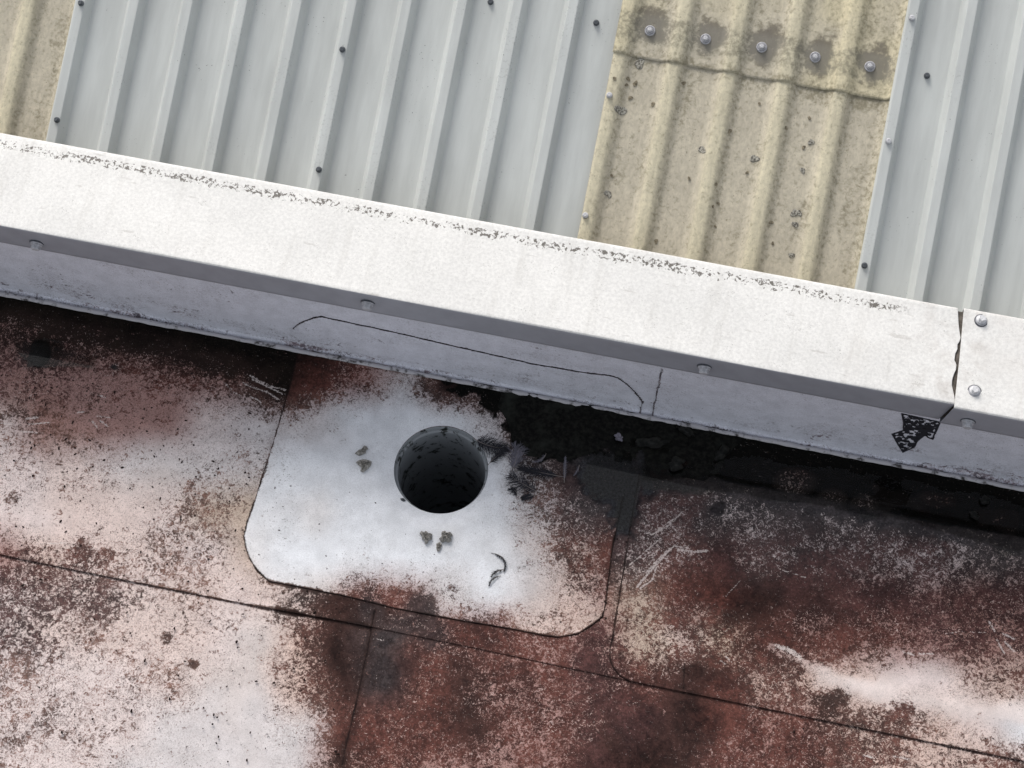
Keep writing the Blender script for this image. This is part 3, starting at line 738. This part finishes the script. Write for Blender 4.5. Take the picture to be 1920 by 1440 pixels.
spk = t.math('MULTIPLY', t.rng(t.noise(260, 2, .5), .69, .73), t.rng(t.noise(14, 3), .50, .66)); c = t.mix(t.math('MULTIPLY', spk, .75), c, L(70, 74, 72))
at = t.attr('edge_dirt'); sp2 = t.math('MULTIPLY', t.rng(t.noise(210, 3, .6), .56, .64), at.outputs['Fac'])
sp2 = t.math('MULTIPLY', sp2, t.rng(t.noise(9, 3, .6), .48, .66)); c = t.mix(t.math('MULTIPLY', sp2, .42), c, L(96, 99, 94))
t.set(c, t.rng(t.noise(60, 3), .3, .7, .36, .46), 0, .45); t.bump(t.noise(5, 2), .10, .004); STEEL = t.m
def steel_sheet(knots, v0, v1, lift, label, parent=None):
    K = rounded(knots); vs = np.arange(v0, v1+.01, .05)
    V = []; dirt = []
    for (u, h) in K:
        for v in vs:
            V.append(roof_pt(u, v, h+lift+.0006*math.sin(v*7+u*11))); ph = ((u-X0) % PIT)
            near = min(abs(ph-0), abs(ph-PIT), abs(ph-(PIT-CW)))
            dirt.append(max(0, 1-near/.003))
    nv = len(vs); Q = [(i*nv+j, (i+1)*nv+j, (i+1)*nv+j+1, i*nv+j+1) for i in range(len(K)-1) for j in range(nv-1)]
    o = np_mesh('roof_sheet', V, Q, STEEL)
    a = o.data.attributes.new('edge_dirt', 'FLOAT', 'POINT'); a.data.foreach_set('value', dirt)
    md = o.modifiers.new('thickness', 'SOLIDIFY'); md.thickness = .0009; md.offset = -1
    # crisp bends: flat shading across the big angles only
    for p in o.data.polygons: p.use_smooth = False
    return tag(o, label, 'roof sheet', 'grey ribbed steel roof sheets')
kL = steel_knots(0, 9, 0, 0)
kL = [(kL[0][0]+FLK-.003, RH-.005)]+kL[1:]+[(X0+PIT*9.98, 0)]
stl = steel_sheet(kL, V_LO, V_HI, .0045, 'wide grey ribbed steel roof sheet between the two yellowed rooflight strips')
kR = steel_knots(15, 32, 0, 0); kR = [(kR[0][0]+FLK-.003, RH-.005)]+kR[1:]
str_ = steel_sheet(kR, V_LO, V_HI, .0100, 'grey ribbed steel roof sheet at the right edge beside the yellow rooflight')

t = NT('aged_rooflight')
pa = t.attr('pale'); st = t.attr('stain')
fb = t.noise(160, 5, .7, .4, t.mapping((1, .55, .55))); f = t.rng(fb, .3, .7, .86, 1.10)
f2 = t.rng(t.noise(16, 5, .6), .3, .7, .93, 1.06)
c = t.mix(1.0, pa.outputs['Color'], t.math('MULTIPLY', f, f2), 'MULTIPLY')
sm = t.rng(t.math('SUBTRACT', t.math('MULTIPLY', st.outputs['Alpha'], 1.2), t.rng(t.noise(120, 5, .65, .3), .3, .7, 0, 1, 'LINEAR')), -.45, .45)
c = t.mix(t.math('MULTIPLY', sm, .85), c, st.outputs['Color'])
spk = t.rng(t.noise(300, 2, .5), .66, .70); c = t.mix(t.math('MULTIPLY', t.math('MULTIPLY', spk, t.rng(t.noise(30, 3), .42, .62)), .6), c, L(92, 84, 66))
t.set(c, .62, 0, .35); t.bump(fb, .25, .0012); YEL = t.m
LAPV = float(np.mean([roof_uv(*p)[1] for p in [(1237, 119), (1345, 137), (1440, 153), (1547, 171), (1650, 186)]]))
DOMES = [roof_uv(*p) for p in [(1219, 60), (1323, 76), (1428, 91), (1528, 110), (1630, 127)]]
def yprof(u):
    ph = (u-(X0-CW/2)+PIT/2) % PIT-PIT/2         # distance to the crown centre
    a = np.abs(ph)
    return .0150*sstep(.0270, .0060, a)
def yellow_sheet(u0, u1, v0, v1, lift, label, upper=False):
    us = np.arange(u0, u1+.0001, .0032); vs = np.concatenate([np.arange(v0, min(v1, .62), .005), np.arange(max(v0, .62), v1+.001, .05)])
    U, Vv = np.meshgrid(us, vs, indexing='ij')
    Hh = yprof(U)+lift+.0012*(fbm(U, Vv, 6, 2, 81)-.5)
    P = np.stack([U, RP0[1]+RU[1]*Vv+RN[1]*Hh, RP0[2]+RU[2]*Vv+RN[2]*Hh], -1).reshape(-1, 3)
    cr = sstep(.004, .018, yprof(U))
    n = fbm(U*2, Vv*.5, 12, 4, 83); n2 = fbm(U, Vv, 7, 3, 87)
    base = lin((193, 185, 166)); crown = lin((204, 196, 169)); yl = lin((204, 194, 163))
    pale = base+(crown-base)*(cr*.9)[..., None]
    if upper:
        w = (sstep(.35, .65, n2)*.8)[..., None]; pale = pale*(1-w)+yl*w
    cov = .07+.26*sstep(.50, .72, n)*(1-cr)
    phs = ((U-X0) % PIT)
    cov = np.maximum(cov, .36*sstep(.030, .008, phs-.004)*sstep(.0, .008, phs)*(.5+.8*(n-.3)))   # grime in the shadowless foot of each flank
    cov = np.maximum(cov, .40*sstep(u1-.06, u1-.012, U)*(.4+n))
    stc = np.ones(U.shape+(3,))*lin((126, 119, 97))
    if upper:
        for (du, dv) in DOMES:
            q = np.hypot((U-du-.004)/.044, (Vv-dv-.006)/.050)+(fbm(U, Vv, 40, 3, 91)-.5)*1.0
            w = sstep(1.15, .25, q); cov = np.maximum(cov, w*.95); stc = stc*(1-w[..., None])+lin((98, 92, 84))*w[..., None]
        dm = np.mean([d[1] for d in DOMES]); w = sstep(.032, .022, np.abs(Vv-dm+.002))*.42       # sealant strip showing through
        cov = np.maximum(cov, w); stc = stc*(1-.6*w[..., None])+lin((150, 150, 140))*.6*w[..., None]
        w = sstep(.03, .004, Vv-LAPV)*.6*(n+.1); cov = np.maximum(cov, w)
    else:
        w = sstep(.05, .0, LAPV-Vv)*.7*(n2+.15)*(1-.6*cr); cov = np.maximum(cov, w)
    pa_ = np.concatenate([pale, np.zeros(U.shape+(1,))], -1).reshape(-1, 4); st_ = np.concatenate([stc, cov[..., None]], -1).reshape(-1, 4)
    nu, nv = len(us), len(vs)
    a = (np.arange(nu-1)[:, None]*nv+np.arange(nv-1)[None]).ravel(); Q = np.stack([a, a+nv, a+nv+1, a+1], 1)
    o = np_mesh('rooflight_sheet', P, Q, YEL, cols={'pale': pa_, 'stain': st_})
    md = o.modifiers.new('thickness', 'SOLIDIFY'); md.thickness = .0012; md.offset = -1
    return tag(o, label, 'rooflight', 'yellowed translucent rooflight sheets')
uL = roof_uv(1155, 80, .010)[0]; uR = X0+PIT*15-.006
ylow = yellow_sheet(uL, uR, V_LO, LAPV+.09, .0070, 'lower yellowed rooflight sheet dotted with lichen, tucked under the lapped one')
yup = yellow_sheet(uL-.002, uR, LAPV, V_HI, .0098, 'upper yellowed rooflight sheet with a row of domed washers and mould halos', True)
yle = yellow_sheet(X0-PIT*6.2, X0-.004, V_LO, V_HI, -.0005, 'yellowed rooflight sheet in the top left corner', False)
bpy.context.view_layer.update()
for (u, v) in DOMES:
    screw('dome', roof_pt(u, v, float(yprof(np.array([u]))[0])+.0100), RN, yup, None)
for p, par, h, mt in [((152, 6), stl, RH+.005, DKSCREW), ((107, 225), stl, RH+.005, DKSCREW), ((642, 93), stl, RH+.005, DKSCREW), ((598, 318), stl, RH+.005, DKSCREW),
                      ((920, 4), stl, .005, DKSCREW), ((1118, 43), stl, .005, DKSCREW),
                      ((1710, 34), str_, RH+.0105, None), ((1666, 265), str_, RH+.0105, None), ((1621, 498), str_, RH+.0105, DKSCREW), ((1738, 142), str_, .0105, DKSCREW),
                      ((1143, 180), ylow, None, None), ((1098, 405), ylow, None, None)]:
    u, v = roof_uv(*p, .015 if h is None else h)
    if h is None: h = float(yprof(np.array([u]))[0])+.0073
    screw('roof', roof_pt(u, v, h), RN, par, mt)

# lichen rosettes on the lower rooflight
t = NT('grey_lichen'); n = t.noise(260, 3, .6)
c = t.mix(t.rng(n, .42, .58), L(172, 169, 158), L(112, 108, 100)); t.set(c, .9, 0, .1); LICH = t.m
LDK = mat_simple('dark_lichen', L(140, 131, 112), .9, 0, .1, .35, 200)
for (px, py, d) in [(1164, 207, 19), (1199, 118, 18), (1140, 363, 13), (1316, 280, 13), (1415, 297, 15), (1521, 266, 11), (1505, 319, 10), (1489, 399, 13), (1498, 399, 11), (1491, 420, 11), (1446, 417, 9), (1484, 478, 10),
                    (1282, 156, 9), (1224, 195, 9), (1182, 183, 9), (1369, 246, 9), (1507, 276, 8), (1518, 221, 7), (1178, 148, 9), (1192, 155, 9), (1190, 158, 8), (1153, 150, 8), (1474, 241, 7), (1147, 329, 7),
                    (1175, 159, 7), (1341, 424, 6), (1347, 381, 6), (1337, 388, 6), (1343, 347, 6), (1401, 323, 7), (1292, 334, 7), (1449, 456, 7), (1230, 452, 9), (1150, 310, 5), (1162, 240, 5), (1222, 243, 5), (1377, 228, 5), (1424, 194, 6), (1518, 198, 5)]:
    if d < 6: continue
    u, v = roof_uv(px, py, .010); r = d/2000*(1.0 if d > 9 else .85); rr = random.Random(px*7+py)
    bm = bmesh.new(); N = 14; rings = []
    for f, hgt in ((1.0, .0002), (.88, .0012), (.66, .0007), (.40, .0006), (.18, .0012)):
        ring = []
        for k in range(N):
            a = 2*pi*k/N; q = r*f*(1+.22*(rr.random()-.5)+.20*sin(2*a+px)+.14*sin(3*a+py)); uu, vv = u+q*cos(a), v+q*sin(a)
            ring.append(bm.verts.new(roof_pt(uu, vv, float(yprof(np.array([uu]))[0])+.0074+hgt*(.6+.8*rr.random()))))
        rings.append(ring)
    for A, B in zip(rings[:-1], rings[1:]):
        for k in range(N): bm.faces.new((A[k], A[(k+1) % N], B[(k+1) % N], B[k]))
    bm.faces.new(rings[-1])
    bm_obj('lichen_rosette', bm, LICH if d > 9 else LDK, ylow, True)

# ------------------------------------------------------------------ black algae mat in the gutter
MOSSP = fpoly([(930, 765), (945, 790), (955, 815), (962, 838), (985, 858), (1020, 868), (1060, 872), (1095, 858), (1120, 848), (1140, 842), (1146, 850), (1150, 868), (1165, 872), (1180, 860), (1205, 872), (1225, 892), (1260, 898), (1320, 906), (1345, 890), (1370, 850), (1400, 820), (1280, 785), (1100, 745), (1000, 722), (940, 722)])
gx = np.arange(-1.1, 1.15, .0025); gy = np.arange(-.26, -.008, .0025)
X, Y = np.meshgrid(gx, gy, indexing='ij')
d = poly_sd(MOSSP, X, Y)[0]
amp = sstep(.006, -.024, d)*.0042
px, py = to_px(X, Y, 0)
rid = np.abs(fbm(X, Y, 45, 3, 105, .4)-.5)*2; lump = fbm(X, Y, 24, 3, 109, .4)
h = amp*(.25+1.3*lump-.9*rid)-.0008
Z = floor_z(X, Y)+.0054+np.maximum(h, -.002)
m = (h[:-1, :-1] > -.0004) & (h[1:, 1:] > -.0004) & (amp[:-1, :-1] > .0006)
Q, E = grid_faces(m, len(gx), len(gy)); V = np.stack([X.ravel(), Y.ravel(), Z.ravel()], 1); V, Q, _, _ = compact(V, Q, [])
t = NT('black_algae'); n = t.noise(120, 5, .65)
c = t.mix(t.rng(n, .40, .66), L(9, 9, 8), L(27, 27, 23)); c = t.mix(t.rng(t.noise(18, 4), .54, .72), c, L(36, 38, 34)); t.set(c, t.rng(n, .3, .7, .75, .5), 0, .10); t.bump(n, .5, .002)
mo = np_mesh('moss', V, Q, t.m); tag(mo, 'black wet algae and moss heaped along the foot of the upstand', 'moss', kind='stuff')

# thin standing water over the painted grey sheen
t = NT('water'); tr = t.n('ShaderNodeBsdfTransparent'); gl = t.n('ShaderNodeBsdfGlossy'); gl.inputs['Roughness'].default_value = .03
fr = t.n('ShaderNodeFresnel'); fr.inputs[0].default_value = 1.33; mx = t.n('ShaderNodeMixShader')
tr.inputs[0].default_value = (.86, .86, .84, 1)
t.t.links.new(fr.outputs[0], mx.inputs[0]); t.t.links.new(tr.outputs[0], mx.inputs[1]); t.t.links.new(gl.outputs[0], mx.inputs[2]); t.t.links.new(mx.outputs[0], t.out.inputs[0]); WATER = t.m
WPX = [[(1088, 900), (1100, 865), (1135, 852), (1200, 870), (1260, 880), (1400, 860), (1700, 900), (1915, 950), (2000, 970), (2000, 1040), (1920, 1035), (1880, 1050), (1860, 1025), (1700, 985), (1500, 945), (1400, 930), (1300, 930), (1200, 915), (1185, 990), (1160, 990), (1150, 940), (1110, 935)],
       [(30, 655), (60, 640), (110, 645), (140, 668), (180, 672), (175, 690), (110, 690), (60, 690)], [(208, 685), (222, 684), (224, 700), (212, 703)]]
gx = np.arange(-1.0, 1.2, .004); gy = np.arange(-.30, -.01, .004); X, Y = np.meshgrid(gx, gy, indexing='ij')
xc, yc = .5*(X[:-1, :-1]+X[1:, 1:]), .5*(Y[:-1, :-1]+Y[1:, 1:]); m = np.zeros(xc.shape, bool)
for P in WPX: m |= (poly_sd(fpoly(P), xc, yc)[0]+.02*(fbm(xc, yc, 25, 3, 121)-.5)) < 0
Q, E = grid_faces(m, len(gx), len(gy)); zz = .0030*(fbm(X, Y, 2.6, 2, 40)-.5)*2*sstep(0.0, -.12, Y)+.0066
V = np.stack([X.ravel(), Y.ravel(), zz.ravel()], 1); V, Q, _, _ = compact(V, Q, [])
wa = np_mesh('water', V, Q, WATER); tag(wa, kind='structure')

# curled flakes of dried algae
t = NT('algae_flake'); n = t.noise(90, 4, .6); t.set(t.mix(t.rng(n, .4, .6), L(28, 29, 27), L(50, 50, 47)), .7, 0, .3); FLK_M = t.m
PALEF = mat_simple('pale_flake', L(150, 146, 158), .7, 0, .3, .4, 160, .3)
def flake(px, py, rx, ry, ang, lab, mat, curl=.004):
    c = on_floor(px, py, .008); rr = random.Random(px); bm = bmesh.new(); N = 22; rings = []
    for f in (1.0, .82, .55, .25):
        ring = []
        for k in range(N):
            a = 2*pi*k/N; w = 1+.25*sin(2*a+px)+.18*sin(5*a+py)+.1*(rr.random()-.5)
            x, y = rx*f*w*cos(a), ry*f*w*sin(a); z = curl*max(0, f-.5)**2*4*(.5+.5*sin(a+1.0))+.0008*rr.random()
            X_, Y_ = x*cos(ang)-y*sin(ang), x*sin(ang)+y*cos(ang)
            ring.append(bm.verts.new((X_, Y_, z)))
        rings.append(ring)
    for A, B in zip(rings[:-1], rings[1:]):
        for k in range(N): bm.faces.new((A[k], A[(k+1) % N], B[(k+1) % N], B[k]))
    bm.faces.new(rings[-1]); bmesh.ops.solidify(bm, geom=bm.faces[:], thickness=-.0007)
    o = bm_obj('algae_flake', bm, mat, None, True); o.location = c+np.array([0, 0, .003]); tag(o, lab, 'algae flake', 'dried algae flakes on the black algae')
    return o
flake(1160, 822, .010, .006, -.2, 'small pale mauve algae flake on the black algae right of the feathers', PALEF)
flake(1222, 832, .030, .011, .35, 'largest grey algae flake, long and curved, below the wall seam', FLK_M)
flake(1287, 811, .020, .006, -.5, 'narrow grey algae flake close under the upstand', FLK_M)
flake(1352, 852, .015, .011, .9, 'curled algae flake with a raised rim at the right end of the moss heap', FLK_M, .007)
flake(1268, 872, .017, .012, .1, 'round dull algae flake at the front edge of the moss heap', FLK_M)
flake(1846, 940, .011, .007, -.3, 'small grey algae flake near the right edge, the upper of two', FLK_M)
flake(1826, 968, .010, .006, -.2, 'small grey algae flake near the right edge, the lower of two', FLK_M)

# ------------------------------------------------------------------ moss lumps and droppings on the flange
def lump(px, py, outline, hgt, label, name='moss_lump', mat=None):
    """outline: list of photo offsets (px) around the centre, giving the plan shape; domed up to hgt metres"""
    c = on_floor(px, py, .006); rr = random.Random(px+py)
    P = np.array([on_floor(px+a, py+b, .006)[:2]-c[:2] for a, b in outline]); N = 40; ds = []
    cum = np.concatenate([[0], np.cumsum(np.linalg.norm(np.diff(np.vstack([P, P[:1]]), axis=0), axis=1))]); PP = np.vstack([P, P[:1]])
    s = np.linspace(0, cum[-1], N, endpoint=False); OX = np.interp(s, cum, PP[:, 0]); OY = np.interp(s, cum, PP[:, 1])
    bm = bmesh.new(); rings = []
    for f, z in ((.96, 0), (1.0, .25), (.93, .6), (.74, .88), (.5, 1.0), (.25, 1.03)):
        ring = []
        for k in range(N):
            j = 1+.10*(rr.random()-.5); ring.append(bm.verts.new((OX[k]*f*j, OY[k]*f*j, hgt*z*(1 if z == 0 else .72+.5*rr.random()))))
        rings.append(ring)
    for A, B in zip(rings[:-1], rings[1:]):
        for k in range(N): bm.faces.new((A[k], A[(k+1) % N], B[(k+1) % N], B[k]))
    bm.faces.new(rings[-1]); bm.faces.new(rings[0][::-1])
    o = bm_obj(name, bm, mat or MOSSC, None, False); o.location = (c[0], c[1], float(floor_z(c[:1], c[1:2])[0])+.0052)
    return tag(o, label, 'moss lump', 'dry moss lumps on the white flange')
lump(680, 846, [(-14, 5), (-8, -1), (-2, -3), (3, -10), (6, -9), (11, -4), (7, -2), (6, 4), (-2, 8), (-8, 9)], .006, 'upper dark moss lump with a thin neck, left of the drain hole')
lump(684, 874, [(-16, -6), (-10, -10), (2, -12), (13, -8), (12, -1), (4, 8), (-3, 13), (-8, 10), (-6, 3), (-12, -1)], .009, 'broad triangular moss lump left of the drain hole, below the thin necked one')
lump(799, 1008, [(-12, -7), (-9, -11), (-4, -8), (0, -12), (5, -7), (12, -6), (10, 0), (12, 4), (4, 7), (3, 12), (-2, 13), (-3, 6), (-8, 4), (-7, 0)], .010, 'left grey moss lump of the pair below the drain hole')
lump(836, 1008, [(-12, 3), (-7, -1), (-9, -8), (-2, -12), (3, -7), (9, -9), (13, -4), (9, 0), (11, 7), (4, 11), (0, 7), (-5, 10), (-10, 8)], .011, 'right grey moss lump of the pair below the drain hole')
lump(823, 1026, [(-5, -6), (1, -9), (6, -5), (4, 2), (1, 8), (-3, 9), (-5, 2)], .006, 'tiny moss lump under the right one of the pair below the drain hole')
lump(755, 935, [(-5, -2), (1, -3), (6, 2), (2, 4), (-3, 2)], .003, 'tiny black crumb at the lower left rim of the drain hole', mat=DKSCREW)

# ------------------------------------------------------------------ feathers
def feather(base, tip, bend, wid, nb, label, mat=FEATH, lift=.004, splay=.5, seed=1, tuft=0.0):
    """base/tip in photo px on the floor; bend sideways (fraction); wid barb length in m"""
    rr = random.Random(seed)
    z0 = .0065; B = on_floor(*base, z0); Tt = on_floor(*tip, z0); ax = Tt-B; Ln = np.linalg.norm(ax); ax /= Ln; side = np.array([-ax[1], ax[0], 0])
    def pos(s):
        return np.array([0, 0, .0006+lift*sin(pi*min(s, 1)*.9)])+ax*Ln*s+side*bend*Ln*4*s*(1-s)
    root = empty('feather', tuple(B)); tag(root, label, 'feather', 'dark feathers around the drain hole')
    V = []; Q = []; n = 12; nr = 5
    for i in range(n+1):
        p = pos(i/n); r = .0006*(1-.8*i/n)+.00012
        for k in range(nr):
            a = 2*pi*k/nr; V.append(p+side*r*cos(a)+np.array([0, 0, r*sin(a)]))
    for i in range(n):
        for k in range(nr): Q.append((i*nr+k, i*nr+(k+1) % nr, (i+1)*nr+(k+1) % nr, (i+1)*nr+k))
    np_mesh('quill', V, Q, QUILL, root)
    V = []; Q = []
    for i in range(int(nb*1.5)):
        for sg in (-1, 1):
            s = .12+.88*(i+rr.random())/(nb*1.5); p = pos(s); ln = 1.25*wid*(.35+.65*sin(pi*min(1, .15+s*.82)))*rr.uniform(.65, 1.1)
            ang = splay*rr.uniform(.75, 1.25)+.25*(1-s)*tuft; d = ax*cos(ang)+side*sg*sin(ang); crv = rr.uniform(-.9, .7); nn = 4; w = .00056*rr.uniform(.7, 1.3); up = rr.uniform(-.1, .35)
            pr = np.array([-d[1], d[0], 0]); b0 = len(V)
            for j in range(nn+1):
                f = j/nn; c_ = p+d*ln*f+pr*crv*ln*f*f*.6+np.array([0, 0, ln*up*f*(1-.5*f)]); ww = w*(1-.75*f)
                c_[2] = max(c_[2], .0004)
                V += [c_-pr*ww, c_+pr*ww]
            for j in range(nn): Q.append((b0+2*j, b0+2*j+1, b0+2*j+3, b0+2*j+2))
    np_mesh('vane', V, Q, mat, root)
    return root
feather((888, 822), (948, 842), -.10, .022, 60, 'dark grey downy feather touching the right rim of the drain hole', FEATH, .006, .75, 2, .6)
feather((915, 872), (952, 846), .06, .012, 60, 'slim black feather pointing up from the right rim of the drain hole', FEATH, .004, .45, 3)
feather((958, 884), (968, 838), -.10, .020, 50, 'grey feather with loose curling barbs at the edge of the black algae', FEATHP, .006, .6, 4, .8)
feather((1055, 894), (975, 878), .03, .019, 90, 'broad dark feather with a pale quill lying beside the algae', FEATH, .005, .42, 5)
feather((1058, 905), (1060, 858), .0, .006, 40, 'narrow pale feather standing upright at the right of the feather heap', FEATHP, .006, .3, 6)
feather((1012, 924), (956, 892), .05, .024, 34, 'largest splayed black feather on the white flange right of the drain hole', FEATH, .006, .75, 7, 1.0)
feather((1006, 928), (980, 936), .0, .010, 46, 'small oval black feather lowest of the heap beside the drain hole', FEATH, .003, .5, 8)
feather((969, 934), (954, 920), -.35, .008, 40, 'tiny curled black feather under the splayed one', FEATH, .003, .6, 9)
feather((1024, 850), (998, 866), .25, .005, 30, 'short pale feather curl lying on the black algae', FEATHP, .006, .4, 10)
feather((1086, 872), (1076, 892), .1, .004, 24, 'thin pale wisp of feather at the edge of the grey water film', FEATHP, .004, .3, 12)
feather((921, 1037), (944, 1072), .28, .006, 40, 'thin crescent shaped black feather near the lower edge of the white flange', FEATH, .003, .25, 13)
feather((946, 1068), (922, 1082), -.12, .006, 22, 'short black feather wisp below the crescent shaped one', FEATH, .003, .3, 14)
feather((939, 1080), (918, 1099), -.18, .005, 24, 'lowest short black feather wisp on the white flange', FEATH, .003, .3, 15)

# ------------------------------------------------------------------ loose grit
rr = np.random.RandomState(4); N = 900
gx = rr.uniform(0, 1920, N*3); gy = rr.uniform(640, 1440, N*3); V = []; Q = []; T = []
zones = [(0, 700, 560, 1100, 1.0), (460, 740, 1050, 1160, .42), (0, 1040, 640, 1440, .55), (1450, 1150, 1920, 1440, .35), (1000, 950, 1180, 1200, .9)]
cnt = 0
for a, b in zip(gx, gy):
    p = 0
    for (x0, y0, x1, y1, w) in zones:
        if x0 < a < x1 and y0 < b < y1: p = max(p, w)
    if rr.rand() > p or (abs(a-826) < 96 and abs(b-880) < 90): continue
    if b < 545+.1935*a+30: continue
    c = on_floor(a, b); r = .0007+.0016*rr.rand()**3; z = float(floor_z(c[:1], c[1:2])[0])+.0054
    b0 = len(V); th = rr.rand()*3; el = 1+rr.rand()*1.2
    for k in range(5):
        an = th+2*pi*k/5; rad_ = r*(.7+.6*rr.rand()); V.append((c[0]+rad_*el*cos(an)*cos(th)-rad_*sin(an)*sin(th), c[1]+rad_*el*cos(an)*sin(th)+rad_*sin(an)*cos(th), z-.002))
    V.append((c[0], c[1], z+r*.9))
    for k in range(5): T.append((b0+k, b0+(k+1) % 5, b0+5))
    cnt += 1
gr = np_mesh('grit', V, np.zeros((0, 4), int), mat_simple('dark_grit', L(44, 34, 32), .9, 0, .1, .4, 100), smooth=False, T=T)
tag(gr, 'dark crumbs of grit scattered over the pale membrane', 'grit', kind='stuff')
print('grit', cnt, 'tris', sum(len(o.data.polygons)*2 for o in bpy.data.objects if o.type == 'MESH'))
